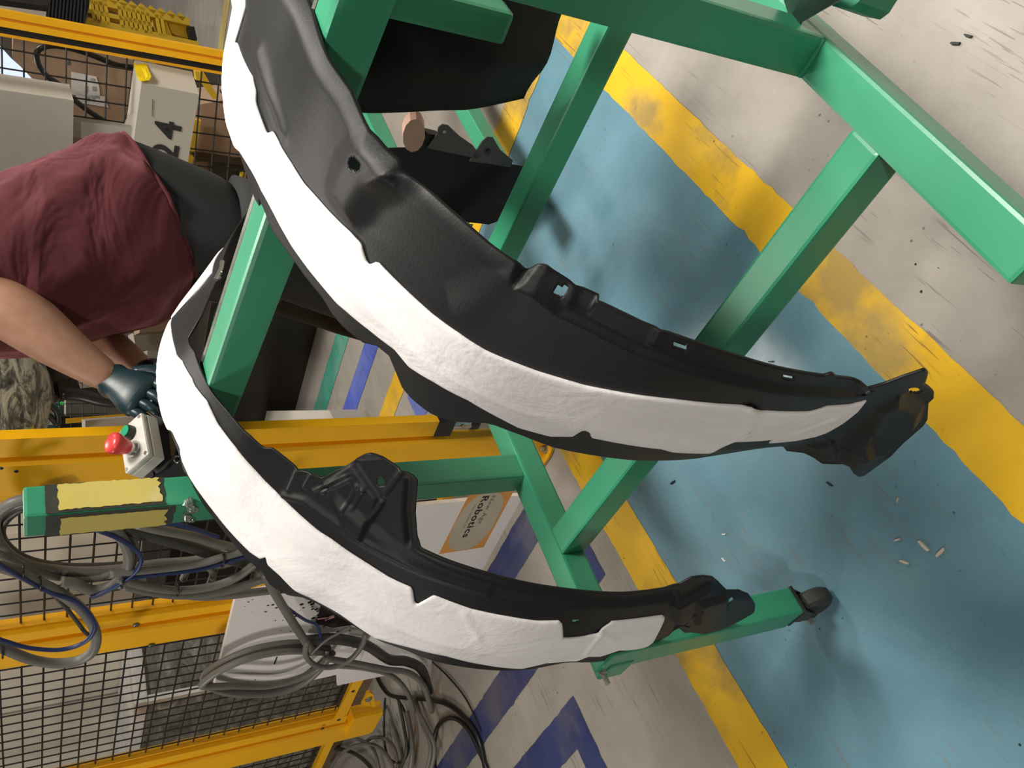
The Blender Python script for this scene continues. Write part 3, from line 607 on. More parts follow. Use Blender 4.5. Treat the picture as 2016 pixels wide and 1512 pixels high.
pA, ya, yb = hat_post('yellow steel fence post directly behind the taped green post', 1.432, (0.055, 0.014, 0.126), 0.006, 1.62, 0.393)
m = MB(); m.b2((FX + 0.001, 1.430, 0.345), (FX + 0.032, 1.489, 0.395), 0.003); m.obj('end_cap', BLACKP, pA)
m = MB(); m.cyl((FX + 0.018, 1.46, 0.345), (FX + 0.018, 1.46, 0.29), 0.014); m.cyl((FX + 0.0, 1.452, 0.318), (FX + 0.04, 1.468, 0.318), 0.006); m.obj('hinge_pin', STEEL, pA, angle=40)
m = MB(); m.b2((FX + 0.005, 1.448, 0.262), (FX + 0.035, 1.472, 0.292), 0.004); m.obj('hinge_block', BLACKP, pA)
base = [on_z(x, y, 0.003) for x, y in ((1004, 846), (1060, 862), (1085, 873), (1091, 884), (1086, 898), (1074, 914), (1055, 942), (1040, 960), (985, 905))]
m = MB(); m.add(prism(base, (0, 0, 0.008))); m.obj('base_plate', painted('chipped_yellow_plate', (0.76, 0.40, 0.01), (0.05, 0.04, 0.03), 0.6, 0.45, 22), pA)
bp = on_z(1073, 882, 0.011); m = MB(); m.cyl(bp, bp + np.array([0, 0, 0.004]), 0.017, n=20); m.cyl(bp, bp + np.array([0, 0, 0.016]), 0.010, n=6); dome(m, bp + np.array([0, 0, 0.016]), (0, 0, 1), 0.007); m.obj('anchor_bolt', STEEL, pA, angle=40)
for px in ((2, 922), (32, 928)):
    p = on_x(px[0], px[1], FX - 0.004); m = MB(); dome(m, p, (-1, 0, 0), 0.0045); m.obj('rivet_hole', BLACKP, pA)
pB, ya, yb = hat_post('yellow steel fence post with two rivets, ending at the speckled white panel', 2.167, (0.035, 0.018, 0.107), 0.0, 1.62)
for px in ((268, 1231), (298, 1271)):
    p = on_x(px[0], px[1], FX + 0.002); m = MB(); dome(m, p, (-1, 0, 0), 0.0095); m.obj('rivet', WORN, pB)
pC, ya, yb = hat_post('yellow steel fence post farthest along, above the heap of cables', 3.10, (0.05, 0.018, 0.16), 0.10, 1.62, 0.25)
m = MB(); m.b2((FX - 0.02, 3.09, 0.11), (FX + 0.034, 3.235, 0.235), 0.003); m.obj('foot_box', YELLOW, pC)
hk = [on_x(x, y, FX + 0.0) for x, y in ((712, 1388), (720, 1374), (722, 1366), (728, 1363), (735, 1368), (740, 1392), (732, 1392), (728, 1376), (727, 1384), (730, 1390))]
m = MB(); m.add(prism(hk, (0.012, 0, 0))); m.obj('foot_hook', YELLOW, pC)
m = MB(); p = on_x(724, 1373, FX + 0.006); m.cyl(p + np.array([-0.012, 0, 0]), p + np.array([0.01, 0, 0]), 0.014, n=12); m.obj('anchor_bolt', STEEL, pC, angle=40)
m = MB(); m.b2((FX + 0.0, 2.62, 0.252), (FX + 0.02, 3.10, 0.286), 0.002)
# diagonal corner strap of the mesh frame
m = MB(); m.beam(on_x(716, 1322, FX - 0.003), on_x(664, 1418, FX - 0.003), 0.006, 0.036, (0, 0, 1)); m.obj('corner_strap', YELLOW, pC)
for px in ((695, 1361), (667, 1417), (635, 1434)):
    p = on_x(px[0], px[1], FX - 0.006); m = MB(); dome(m, p, (-1, 0, 0), 0.008); m.obj('rivet', DARKST, pC)

# ---- white boards in front of the fence
def quad_x(pts, X): return [on_x(x, y, X) for x, y in pts]
bX = 1.285
sb = thing('sign_board', 'white board with an upside down orange and cream company sticker, standing on the floor', 'board', (bX, 2.0, 0))
zb = 0.045
m = MB(); m.add(prism([(bX, 1.708, zb), (bX, 2.70, zb), (bX, 2.70, 0.40), (bX, 2.45, 0.46), (bX, 1.708, 0.60)], (0.012, 0, 0))); m.obj('panel', plain('white_board', (0.78, 0.74, 0.71), 0.5, 0, 0.05, 4), sb)
for fy in (2.20, 2.60): m = MB(); m.b2((bX + 0.002, fy, 0.0), (bX + 0.014, fy + 0.04, 0.06)); m.obj('foot', DARKST, sb)
st = quad_x([(925, 970), (1007, 962), (1017, 968), (961, 1081), (864, 1087)], bX - 0.0008)
sy0, sy1 = st[0][1], st[4][1]; sz_t, sz_b = st[0][2], st[1][2]
ST = NT('orange_sticker'); _c = ST.ramp(ST.noise(9, 4), [(0.3, (0.60, 0.25, 0.045)), (0.7, (0.70, 0.34, 0.09))]); ST.set(ST.mix(ST.mask(ST.noise(26, 6, 0.7), 0.70, 0.72), _c, (0.55, 0.5, 0.45)), 0.6)
y0, y1 = 1.742, 2.058; z0, z1 = 0.062, 0.242
y0 = float(on_x(1010, 965, bX)[1]); y1 = float(on_x(913, 1084, bX)[1])
z1 = float(on_x(925, 970, bX)[2]); z0 = float(on_x(1012, 965, bX)[2])
m = MB(); m.add(prism([(bX - 0.0004, y0, z0), (bX - 0.0004, y0, z1), (bX - 0.0004, y1, z1 + 0.004), (bX - 0.0004, y1 - 0.006, z0)], (-0.0006, 0, 0))); sk = m.obj('sticker', ST.m, sb)
EL = NT('cream_sticker_oval'); _c = EL.ramp(EL.noise(6, 5), [(0.3, (0.42, 0.37, 0.27)), (0.6, (0.50, 0.45, 0.35)), (0.75, (0.36, 0.38, 0.33))]); EL.set(EL.mix(EL.mask(EL.noise(14, 6, 0.7), 0.66, 0.70), _c, (0.42, 0.30, 0.2)), 0.6)
yc, zc_ = (y0 + y1) / 2 - 0.004, (z0 + z1) / 2 + 0.004; hy, hz = (y1 - y0) / 2 - 0.002, (z1 - z0) / 2 - 0.004
ov = []
for k in range(40):
    q = 2 * PI * k / 40; c_, s_ = math.cos(q), math.sin(q)
    ov.append((bX - 0.0011, yc + hy * math.copysign(abs(c_) ** 0.8, c_), zc_ + hz * math.copysign(abs(s_) ** 0.8, s_)))
m = MB(); m.add(prism(ov, (-0.0003, 0, 0))); m.obj('sticker_oval', EL.m, sk)
INK = plain('black_ink', (0.012, 0.012, 0.014), 0.6); INKG = plain('grey_ink', (0.14, 0.14, 0.14), 0.6)
def text(name, body, size, org, right, upv, mat, parent, bold=0.0, space=1.0, align='LEFT'):
    c = bpy.data.curves.new(name, 'FONT'); c.body = body; c.size = size; c.extrude = 0.0002; c.offset = bold; c.space_character = space; c.align_x = align
    tmp = bpy.data.objects.new(name, c); COL.objects.link(tmp); dg = bpy.context.evaluated_depsgraph_get()
    me = bpy.data.meshes.new_from_object(tmp.evaluated_get(dg)); bpy.data.objects.remove(tmp); bpy.data.curves.remove(c)
    o = bpy.data.objects.new(name, me); COL.objects.link(o); me.materials.clear(); me.materials.append(mat)
    r = Vector(right).normalized(); u = Vector(upv).normalized(); n_ = r.cross(u)
    mw = Matrix(((r.x, u.x, n_.x, org[0]), (r.y, u.y, n_.y, org[1]), (r.z, u.z, n_.z, org[2]), (0, 0, 0, 1)))
    if parent is not None: o.parent = parent; o.matrix_parent_inverse = Matrix.Identity(4); o.matrix_local = world_of(parent).inverted() @ mw
    else: o.matrix_world = mw
    return o
tx = bX - 0.0018
def zf(f): return z0 + (z1 - z0) * f
DZ, DY = z1 - z0, y1 - y0
for body_, base_, capz, ya_, yb_, mt_, bo_ in (('New Age', 0.46, 0.095, 0.05, 0.52, INKG, 0.0), ('Robotics', 0.665, 0.145, 0.04, 0.74, INK, 0.0006), ('www robotics .ca', 0.765, 0.034, 0.17, 0.55, INKG, 0.0)):
    o = text('lettering', body_, capz * DZ / 0.70, (tx, y0 + DY * ya_, zf(base_)), (0, 1, 0), (0, 0, -1), mt_, sk, bo_, 1.12)
    wd = max(v.co.x for v in o.data.vertices); f_ = DY * (yb_ - ya_) / wd
    for v in o.data.vertices: v.co.x *= f_
    if capz < 0.05: o['kind'] = 'stuff'
wp = thing('speckled_panel', 'white painted panel with black chips, cable coil hanging across it', 'panel', (bX - 0.02, 2.3, 0.6))
wx = bX - 0.022
m = MB(); m.add(prism(quad_x([(464, 1176), (419, 1362), (560, 1352), (700, 1320), (740, 1225), (700, 1165), (620, 1140)], wx)[::-1], (0.016, 0, 0))); m.obj('panel', PANELW, wp)
m = MB(); p = on_x(429, 1356, wx - 0.001); m.cyl(p, p + np.array([0.003, 0, 0]), 0.006, n=12); m.obj('fixing_hole', BLACKP, wp)
m = MB(); m.beam(on_x(545, 1294, wx - 0.001), on_x(540, 1307, wx - 0.001), 0.003, 0.004); m.obj('paint_chip', BLACKP, wp)
ob = thing('outlet_box', 'dark open junction box with a pink wire beside the felt edge', 'junction box', (1.26, 2.2, 0.4))
m = MB(); m.add(prism(quad_x([(633, 1190), (668, 1196), (700, 1230), (655, 1236), (622, 1228)], wx - 0.004)[::-1], (0.003, 0, 0))); m.obj('opening', plain('dark_box_inside', (0.02, 0.012, 0.014), 0.5), ob)
m = MB(); m.tube([on_x(x, y, wx - 0.008) for x, y in ((625, 1219), (645, 1216), (658, 1212))], 0.002, 6); m.tube([on_x(x, y, wx - 0.008) for x, y in ((640, 1221), (658, 1214))], 0.003, 6); m.obj('pink_wire', plain('pink_wire', (0.55, 0.30, 0.30), 0.4), ob)

# ================================================================== CABLES
def cable(label, pts, X, r, mat, name='cable', group=None, m_=8, plane='x'):
    P = []
    for q in pts:
        if plane == 'x': P.append(on_x(q[0], q[1], X + (q[2] if len(q) > 2 else 0)))
        else: P.append(on_z(q[0], q[1], X + (q[2] if len(q) > 2 else 0)))
    mb = MB(); mb.tube(spline(P, m_), r, 10); o = mb.obj(name, mat, None, True)
    return tag(o, label, 'cable', group)
GL = 'grey cables looped on the fence beside the taped post'
cable('upper thick grey cable curving round from behind the taped post top and along the mesh', [(70, 978), (20, 992), (-8, 1020), (-6, 1060), (20, 1092), (60, 1112), (110, 1122), (170, 1125), (240, 1120), (310, 1110), (380, 1104), (440, 1090), (500, 1068), (560, 1050)], 1.235, 0.0115, GREYC, group=GL)
cable('second grey cable of the loop that curls behind the post top', [(75, 992), (34, 1004), (4, 1032), (4, 1062), (28, 1088), (64, 1106), (120, 1116), (180, 1117), (235, 1114), (250, 1112)], 1.25, 0.0105, DARKC, group=GL)
cable('grey cable under the upper loop, tied twice to its neighbour', [(-12, 1085), (30, 1105), (70, 1125), (130, 1138), (190, 1136), (225, 1128), (300, 1119), (370, 1112), (450, 1098), (520, 1075)], 1.225, 0.0095, GREYC, group=GL)
cable('thick grey cable swinging down into the lowest loop below the post', [(-12, 1112), (30, 1125), (80, 1148), (130, 1175), (168, 1208), (188, 1245), (184, 1280), (155, 1300), (110, 1306), (60, 1298), (10, 1278), (-15, 1270)], 1.19, 0.0125, GREYC, group=GL)
cable('thin dark cable inside the lowest loop', [(60, 1135), (110, 1175), (145, 1215), (168, 1245), (180, 1252)], 1.21, 0.005, DARKC, group=GL)
cable('blue cable running inside the lowest loop', [(-12, 1105), (40, 1135), (95, 1165), (150, 1185), (182, 1218), (186, 1240), (165, 1265), (120, 1279), (60, 1276), (15, 1264), (-12, 1255)], 1.178, 0.0052, BLUEC, 'cable')
cable('grey cable dropping from the post foot into a short loop', [(218, 1035), (240, 1060), (253, 1088), (252, 1115), (240, 1138), (215, 1155), (180, 1162), (150, 1150), (120, 1145)], 1.20, 0.0125, GREYC, group=GL)
cable('slimmer grey cable next to the short loop below the post', [(248, 1040), (264, 1065), (266, 1092), (258, 1118), (250, 1130)], 1.215, 0.008, GREYC, group=GL)
cable('blue cable curving round the short loop below the post', [(192, 1044), (228, 1058), (262, 1078), (278, 1098), (270, 1122), (246, 1142), (210, 1164), (178, 1177)], 1.185, 0.0052, BLUEC)
cable('thick dark cable slanting from the post to the felt liner edge', [(235, 1030), (262, 1045), (320, 1060), (380, 1078), (440, 1098), (500, 1112), (560, 1140)], 1.22, 0.015, DARKC, group=GL)
cable('grey cable lying on the thick dark slanting cable', [(270, 1032), (310, 1042), (380, 1056), (440, 1074), (500, 1085)], 1.205, 0.0115, GREYC, group=GL)
cable('blue cable along the top of the slanting grey cable', [(290, 1030), (345, 1032), (385, 1042), (430, 1058)], 1.20, 0.0055, BLUEC)
cable('straight grey cable tied with black ties, heading behind the felt', [(215, 1130), (300, 1122), (380, 1112), (440, 1096), (500, 1080), (540, 1065)], 1.19, 0.0088, GREYC, group=GL)
cable('blue cable beside the straight tied grey cable', [(245, 1140), (310, 1131), (390, 1122), (450, 1106), (520, 1085)], 1.186, 0.005, BLUEC)
cable('pale grey cable of the lower bundle, nearest the front', [(235, 1140), (290, 1155), (350, 1162), (410, 1156), (460, 1140), (500, 1112), (530, 1085)], 1.19, 0.0105, GREYC, group=GL)
cable('second pale grey cable of the lower bundle', [(240, 1152), (300, 1166), (360, 1172), (430, 1166), (490, 1150), (540, 1132)], 1.20, 0.011, GREYC, group=GL)
cable('lowest grey cable of the lower bundle, reaching the speckled panel', [(330, 1166), (390, 1174), (450, 1172), (510, 1165), (560, 1160)], 1.21, 0.011, GREYC, group=GL)
cable('coiled grey cable loop bunched behind the lower bundle', [(370, 1070), (400, 1085), (440, 1090), (480, 1092), (450, 1110), (405, 1118), (372, 1122), (360, 1140)], 1.25, 0.009, GREYC, group=GL)
cable('short grey cable curl under the tied bundle', [(362, 1140), (372, 1120), (400, 1112), (418, 1128), (412, 1150)], 1.24, 0.008, GREYC, group=GL)
for px, py, ln, lab in ((438, 1101, 0.030, 'round the straight bundle nearest the felt'), (46, 1122, 0.030, 'at the upper left bend of the big loop'), (80, 1146, 0.030, 'where the lowest loop starts'), (240, 1141, 0.026, 'where the short loop meets the straight bundle'), (349, 1158, 0.026, 'on the pale lower bundle'), (5, 1280, 0.028, 'on the lowest loop at the picture edge')):
    c = on_x(px, py, 1.188); mb = MB(); mb.tube([c + np.array([0.012 * math.cos(q) - 0.004, 0.004 * math.sin(q), 0.5 * ln * math.cos(q * 1) * 0]) + np.array([0, 0.016 * math.sin(q), 0.0]) for q in np.linspace(0, 2 * PI, 17)], 0.0022, 6, False)
    tag(mb.obj('cable_tie', BLACKC, None, True), 'black cable tie ' + lab, 'cable tie', 'black cable ties on the fence cables')
CG = 'grey coil hung across the speckled panel'
for i, (dx, dy, X) in enumerate(((0, 0, 1.235), (8, 8, 1.222), (-3, 16, 1.21))):
    cable(('outermost', 'middle', 'innermost')[i] + ' grey turn of the coil hung across the speckled panel', [(640 + dx, 1268 + dy), (570 + dx, 1266 + dy), (500 + dx, 1278 + dy), (440 + dx, 1302 + dy), (402 + dx, 1330 + dy), (412 + dx, 1352), (460, 1366 - dy), (530, 1366 - dy), (590 - dx, 1350 - dy), (630 - dx, 1318 - dy / 2), (655, 1285)], X, 0.0105, GREYC if i != 1 else DARKC, group=CG)
cable('grey cable dropping from the liner edge to the knot of the coil', [(520, 1125), (540, 1165), (570, 1215), (598, 1258), (615, 1284)], 1.19, 0.0125, GREYC)
cable('blue cable following the drop cable to the knot', [(535, 1160), (565, 1195), (600, 1220), (625, 1232), (632, 1262)], 1.20, 0.0045, BLUEC)
cable('round grey loop hanging below the coil knot', [(604, 1262), (602, 1290), (622, 1310), (655, 1313), (690, 1298), (712, 1272), (720, 1248)], 1.18, 0.0085, GREYC)
cable('thin grey wire tied round the coil knot', [(612, 1288), (640, 1262), (668, 1246), (690, 1234)], 1.175, 0.004, GREYC)
cable('thick dark cable leaving the coil knot towards the floor', [(600, 1262), (660, 1258), (720, 1270), (765, 1298), (800, 1302), (830, 1318), (845, 1360)], 1.215, 0.017, DARKC)
cable('grey cable arching from the coil knot over the white board foot', [(640, 1296), (700, 1306), (760, 1318), (805, 1325), (835, 1352), (850, 1400)], 1.185, 0.0105, GREYC)
cable('second grey cable arching from the coil knot to the heap', [(660, 1310), (720, 1316), (770, 1330), (800, 1360), (815, 1400)], 1.19, 0.009, GREYC)
for i, (lab, pts, r, mt) in enumerate((
    ('grey cable running straight down through the heap on the floor', [(815, 1370), (830, 1420), (848, 1470), (838, 1530)], 0.009, GREYC),
    ('thick grey cable in the heap, ending at the picture bottom', [(800, 1400), (808, 1440), (812, 1480), (806, 1530)], 0.011, GREYC),
    ('grey cable bowing out on the right of the heap', [(810, 1380), (840, 1430), (856, 1475), (845, 1530)], 0.008, GREYC),
    ('slim dark cable through the middle of the heap', [(785, 1380), (795, 1430), (800, 1480), (780, 1530)], 0.007, DARKC),
    ('grey cable lying on the left of the heap', [(760, 1390), (775, 1440), (788, 1490), (784, 1530)], 0.009, GREYC),
    ('black cable looping once inside the heap', [(758, 1375), (756, 1440), (762, 1485), (782, 1502), (800, 1490), (806, 1450), (796, 1400), (782, 1375)], 0.005, BLACKC),
    ('grey cable arc sweeping from the yellow post foot over the heap', [(585, 1530), (590, 1485), (620, 1456), (665, 1447), (705, 1455), (735, 1475), (750, 1530)], 0.008, GREYC),
    ('second grey cable arc inside the first one', [(640, 1530), (665, 1490), (700, 1468), (740, 1468), (770, 1500), (776, 1535)], 0.008, GREYC),
    ('grey cable arc lying lowest on the left of the heap', [(600, 1535), (615, 1495), (650, 1475), (690, 1480), (725, 1505), (738, 1535)], 0.009, DARKC),
    ('small grey cable arc by the yellow foot box', [(718, 1462), (735, 1452), (760, 1455), (778, 1480), (784, 1520)], 0.008, GREYC))):
    cable(lab, pts, 0.02 + 0.012 * (i % 4), r, mt, 'cable', 'cable heap on the floor by the fence', plane='z')
cable('black cable looping out across the navy line, larger arc', [(738, 1322), (750, 1348), (768, 1368), (800, 1374), (850, 1378), (890, 1392), (925, 1425), (945, 1462), (958, 1530)], 0.010, 0.0085, BLACKC, plane='z')
cable('black cable loop standing nearest the picture bottom, smaller arc', [(858, 1535), (853, 1480), (860, 1435), (878, 1416), (900, 1416), (925, 1440), (942, 1475), (958, 1512), (965, 1540)], 0.010, 0.0085, BLACKC, plane='z')
cable('thin black wire arcing beyond the black cables', [(850, 1302), (880, 1330), (912, 1368), (932, 1405), (946, 1440)], 0.006, 0.003, BLACKC, plane='z')

# ================================================================== EMERGENCY STOP BOX
es = thing('emergency_stop_box', 'pale grey push button box with a red mushroom button and a green button', 'button box', tuple(cam_pt(280, 880, 1.53)))
_r = nrm(np.array([(277 - CX) / FPX, (870 - CY) / FPX, 1.0])); _z = 1.53 / FPX
_p = [np.array([dx * _z, dy * _z, 0.0]) for dx, dy in ((14, 82), (-44, 39), (25, 8))]; _p = [q - _r * np.dot(q, _r) for q in _p]
_ab, _ac, _bc = np.dot(_p[0], _p[1]), np.dot(_p[0], _p[2]), np.dot(_p[1], _p[2])
_ka = -math.sqrt(abs(_ab * _ac / _bc)); _kb = -_ab / _ka; _kc = -_ac / _ka
if _kc < 0: _ka, _kb, _kc = -_ka, -_kb, -_kc
va, vb, vc = (M @ (q + _r * k) for q, k in zip(_p, (_ka, _kb, _kc)))
ua, ub, uc = nrm(va), nrm(vb), nrm(vc); uc = nrm(np.cross(ua, ub)) * (1 if np.dot(np.cross(ua, ub), vc) > 0 else -1); ub = nrm(ub - ua * np.dot(ua, ub))
A0 = cam_pt(277, 811, 1.53); la, lb, lc = np.linalg.norm(va), np.linalg.norm(vb), 0.036
def ebox(u0, u1, v0, v1, w0, w1, mat, name, bev=0.003, par=es):
    c = A0 + ua * (u0 + u1) / 2 * la + ub * (v0 + v1) / 2 * lb + uc * (w0 + w1) / 2
    m = MB(); m.box(c, ((u1 - u0) * la, (v1 - v0) * lb, w1 - w0), (ua, ub, uc), bev); return m.obj(name, mat, par)
ebox(0, 1, 0, 1, 0, 0.012, BOXW, 'lid', 0.004); ebox(0, 1, 0, 1, 0.0125, lc, BOXW, 'housing', 0.003)
def efp(u, v, w): return A0 + ua * u * la + ub * v * lb + uc * w
for u, v in ((0.07, 0.09), (0.93, 0.09), (0.07, 0.91), (0.93, 0.91)):
    m = MB(); m.cyl(efp(u, v, 0.001), efp(u, v, -0.0012), 0.0036, n=12); m.obj('screw', STEEL, es)
m = MB(); m.cyl(efp(0.66, 0.5, 0.0), efp(0.66, 0.5, -0.004), 0.0165, n=24); m.cyl(efp(0.66, 0.5, -0.004), efp(0.66, 0.5, -0.014), 0.0115, n=24); m.obj('button_collar', STEEL, es, angle=40)
m = MB(); prof = [(-0.010, 0.0105), (-0.014, 0.013), (-0.036, 0.0195), (-0.042, 0.0200), (-0.047, 0.0185), (-0.050, 0.013), (-0.0512, 0.004)]
m.tube([efp(0.66, 0.5, w) for w, r in prof], [r for w, r in prof], 28); m.obj('mushroom_button', RED, es, angle=50)
m = MB(); m.cyl(efp(0.27, 0.5, 0.0), efp(0.27, 0.5, -0.012), 0.0135, n=24); m.obj('button_ring', BLACKP, es, angle=40)
m = MB(); m.cyl(efp(0.27, 0.5, -0.012), efp(0.27, 0.5, -0.0145), 0.0105, n=24); m.obj('green_button', GREENB, es, angle=40)
bk = thing('button_box_bracket', 'black moulded bracket under the push button box, fixed above the taped post', 'bracket', tuple(cam_pt(330, 890, 1.5)))
def cpoly(pts, zc): return [cam_pt(x, y, zc) for x, y in pts]
m = MB(); m.add(prism(cpoly([(302, 815), (320, 823), (332, 850), (338, 905), (322, 925), (300, 937), (276, 942), (290, 925), (306, 908), (315, 895), (312, 860)], 1.57), M @ np.array([0, 0, 0.06]))); m.obj('cradle', BLACKP, bk)
m = MB(); m.add(prism(cpoly([(330, 848), (345, 862), (358, 905), (366, 945), (300, 950), (285, 943), (310, 932), (330, 915)], 1.60), M @ np.array([0, 0, 0.05]))); m.obj('arm', plain('matt_black', (0.008, 0.008, 0.008), 0.6), bk)
m = MB(); m.tube([cam_pt(348 + 6 * math.cos(q), 904 + 6 * math.sin(q), 1.585) for q in np.linspace(0.6, 5.4, 16)], 0.0016, 6); m.obj('hook_ring', STEEL, bk)
m = MB(); m.cyl(cam_pt(293, 934, 1.56), cam_pt(298, 932, 1.60), 0.008, n=16); m.obj('clamp_knob', BLACKP, bk, angle=40)
tag(ebox(0.2, 0.9, -0.62, -0.50, 0.04, 0.075, plain('dark_red_paint', (0.22, 0.025, 0.02), 0.45), 'red_block', 0.003, None), 'dark red block just visible past the felt edge by the bracket', 'block')

# ================================================================== PERSON bending towards the fence (facing picture-down, which is the hall's left)
PD = 2.0
def pp(x, y, d=PD): return on_plane(x, y, HD * d, HD)
FWD = -RT
def ring(back, front, hw, d=PD, n=36, p=2.3, zf_=0.0):
    """ellipse-like ring between a back and a front picture point, half width hw along the depth"""
    B = pp(*back, d=d); F_ = pp(*front, d=d); c = (B + F_) / 2; h = (F_ - B) / 2; out = []
    for k in range(n):
        q = 2 * PI * k / n; cq, sq = math.cos(q), math.sin(q)
        out.append(c + h * math.copysign(abs(cq) ** (2 / p), cq) + HD * hw * math.copysign(abs(sq) ** (2 / p), sq))
    return out
def dense(rows, k=5):
    """interpolate ring descriptions (back, front, hw) smoothly"""
    A = [np.array([r[0][0], r[0][1], r[1][0], r[1][1], r[2]], float) for r in rows]
    return [((v[0], v[1]), (v[2], v[3]), v[4]) for v in spline(A, k)]
hips = pp(300, 440); feet_z = 0.0
person = thing('person', 'person in a maroon shirt, black trousers and dark gloves bending behind the cart', 'person', (hips[0], hips[1], 0))
# the body: one continuous skinned surface, pelvis first
def P3_(x, y, d=PD): return pp(x, y, d)
def down(p, z, fwd=0.0, side=0.0): q = np.array(p) + FWD * fwd + HD * side; q[2] = z; return q
pel = pp(330, 440); chest = pp(60, 520); neck = pp(-95, 590); 
sk_v = []; sk_e = []; sk_r = []
def jn(p, r, par=None):
    sk_v.append(tuple(p)); sk_r.append(r)
    if par is not None: sk_e.append((par, len(sk_v) - 1))
    return len(sk_v) - 1
j0 = jn(pel, (0.15, 0.13)); j1 = jn(pp(200, 475), (0.16, 0.14), j0); j2 = jn(chest, (0.17, 0.13), j1); j3 = jn(neck, (0.10, 0.09), j2); j4 = jn(pp(-150, 618), (0.062, 0.062), j3)
hp = pp(-215, 660); j5 = jn(hp, (0.085, 0.095), j4); j6 = jn(np.array(hp) + np.array([0, 0, 0.09]) + FWD * 0.02, (0.075, 0.085), j5)
for sgn in (-1, 1):                                              # near side first
    hpj = jn(np.array(pel) + HD * 0.09 * sgn + np.array([0, 0, -0.06]), (0.10, 0.10), j0)
    kn = jn(down(pel, 0.54, 0.16, 0.11 * sgn), (0.062, 0.062), hpj); an = jn(down(pel, 0.10, 0.22 + 0.02 * sgn, 0.12 * sgn), (0.042, 0.042), kn)
    jn(down(pel, 0.04, 0.36 + 0.02 * sgn, 0.13 * sgn), (0.035, 0.03), an)
DN_, DF_ = 1.80, 2.08
sh = jn(pp(-95, 560, 1.86), (0.075, 0.07), j3); el0 = jn(pp(-30, 585, DN_), (0.060, 0.058), sh); el = jn(pp(32, 615, DN_), (0.062, 0.060), el0)
w1 = jn(pp(88, 658, DN_), (0.056, 0.054), el); w2 = jn(pp(150, 703, DN_), (0.043, 0.042), w1); w3 = jn(pp(226, 752, DN_), (0.030, 0.028), w2)
shf = jn(pp(-95, 600, 2.18), (0.07, 0.07), j3); ef = jn(pp(120, 640, 2.14), (0.05, 0.05), shf); wf1 = jn(pp(222, 682, 2.06), (0.043, 0.042), ef); wf2 = jn(pp(292, 738, 1.95), (0.029, 0.028), wf1)
me = bpy.data.meshes.new('body'); me.from_pydata([tuple(world_of(person).inverted() @ Vector(v)) for v in sk_v], sk_e, []); me.update()
body = bpy.data.objects.new('body', me); COL.objects.link(body); body.parent = person; me.materials.append(SKIN)
md = body.modifiers.new('skin', 'SKIN'); md.use_smooth_shade = True
for i, r in enumerate(sk_r): me.skin_vertices[0].data[i].radius = r
me.skin_vertices[0].data[0].use_root = True
ss = body.modifiers.new('smooth', 'SUBSURF'); ss.levels = 2; ss.render_levels = 2
# face and hair, above the frame
hc = np.array(hp) + np.array([0, 0, 0.03])
m = MB()
for s_ in (-1, 1):
    e = hc + FWD * 0.088 + HD * 0.032 * s_ + np.array([0, 0, 0.02]); m.tube([e - FWD * 0.012, e - FWD * 0.004, e + FWD * 0.002], [0.013, 0.011, 0.004], 12)
m.obj('eyes', plain('eye_white', (0.6, 0.58, 0.55), 0.2), person, True)
m = MB(); m.tube([hc + FWD * 0.085 + np.array([0, 0, 0.022]), hc + FWD * 0.104 + np.array([0, 0, -0.012]), hc + FWD * 0.092 + np.array([0, 0, -0.024])], [0.007, 0.014, 0.008], 10); m.obj('nose', SKIN, person, True)
m = MB(); m.tube([hc + FWD * (0.085 - 0.012 * abs(k) / 2) + HD * 0.012 * k + np.array([0, 0, -0.05]) for k in (-2, -1, 0, 1, 2)], [0.002, 0.006, 0.007, 0.006, 0.002], 8); m.obj('mouth', plain('lips', (0.36, 0.12, 0.10), 0.5), person, True)
for s_ in (-1, 1):
    m = MB(); e = hc + HD * 0.082 * s_; m.tube([e + np.array([0, 0, 0.028]), e + HD * 0.012 * s_ - FWD * 0.012 + np.array([0, 0, 0.01]), e + np.array([0, 0, -0.028])], [0.006, 0.014, 0.006], 10); m.obj('ear', SKIN, person, True)
rows = []
for k in range(9):
    t = k / 8; z = hc[2] - 0.03 + 0.16 * t; rr_ = 0.102 * math.sqrt(max(0.02, 1 - (max(0, t - 0.25) / 0.76) ** 2)); c = hc - FWD * 0.018
    rows.append([np.array([c[0], c[1], z]) - FWD * 0.0 + FWD * rr_ * math.cos(2 * PI * j / 24) * (0.75 if math.cos(2 * PI * j / 24) > 0 and t < 0.5 else 1.0) + HD * rr_ * 0.92 * math.sin(2 * PI * j / 24) for j in range(24)])
m = MB(); m.add(loft(rows)); m.obj('hair', plain('brown_hair', (0.05, 0.03, 0.018), 0.6, 0, 0.3, 60, 0.4), person, True)
# shirt: back point, front point, half width
rows = dense([((226, 277), (373, 566), 0.205), ((214, 275), (362, 592), 0.215), ((188, 279), (322, 628), 0.228), ((150, 290), (272, 652), 0.236), ((95, 312), (205, 668), 0.240), ((40, 334), (120, 690), 0.238), ((-10, 357), (50, 702), 0.235), ((-70, 400), (-20, 705), 0.225), ((-120, 470), (-85, 695), 0.20), ((-150, 545), (-128, 668), 0.11), ((-158, 585), (-140, 640), 0.07)])
R_ = [ring(*r) for r in rows]
for i, rg in enumerate(R_):                                       # soft drape folds
    f = max(0.0, 1 - i / 34)
    for k in range(36):
        q = 2 * PI * k / 36; c = sum(rg[j] for j in range(36)) / 36; dv = rg[k] - c
        amp = 0.010 * f * math.sin(7 * q + 0.25 * i) + 0.006 * math.sin(11 * q - 0.4 * i)
        rg[k] = rg[k] + dv / (np.linalg.norm(dv) + 1e-6) * amp
inner = []
for rg in R_[:3][::-1]:
    c = sum(rg) / 36; inner.append([p + (c - p) * 0.03 + np.array([0, 0, 0.0]) for p in rg])
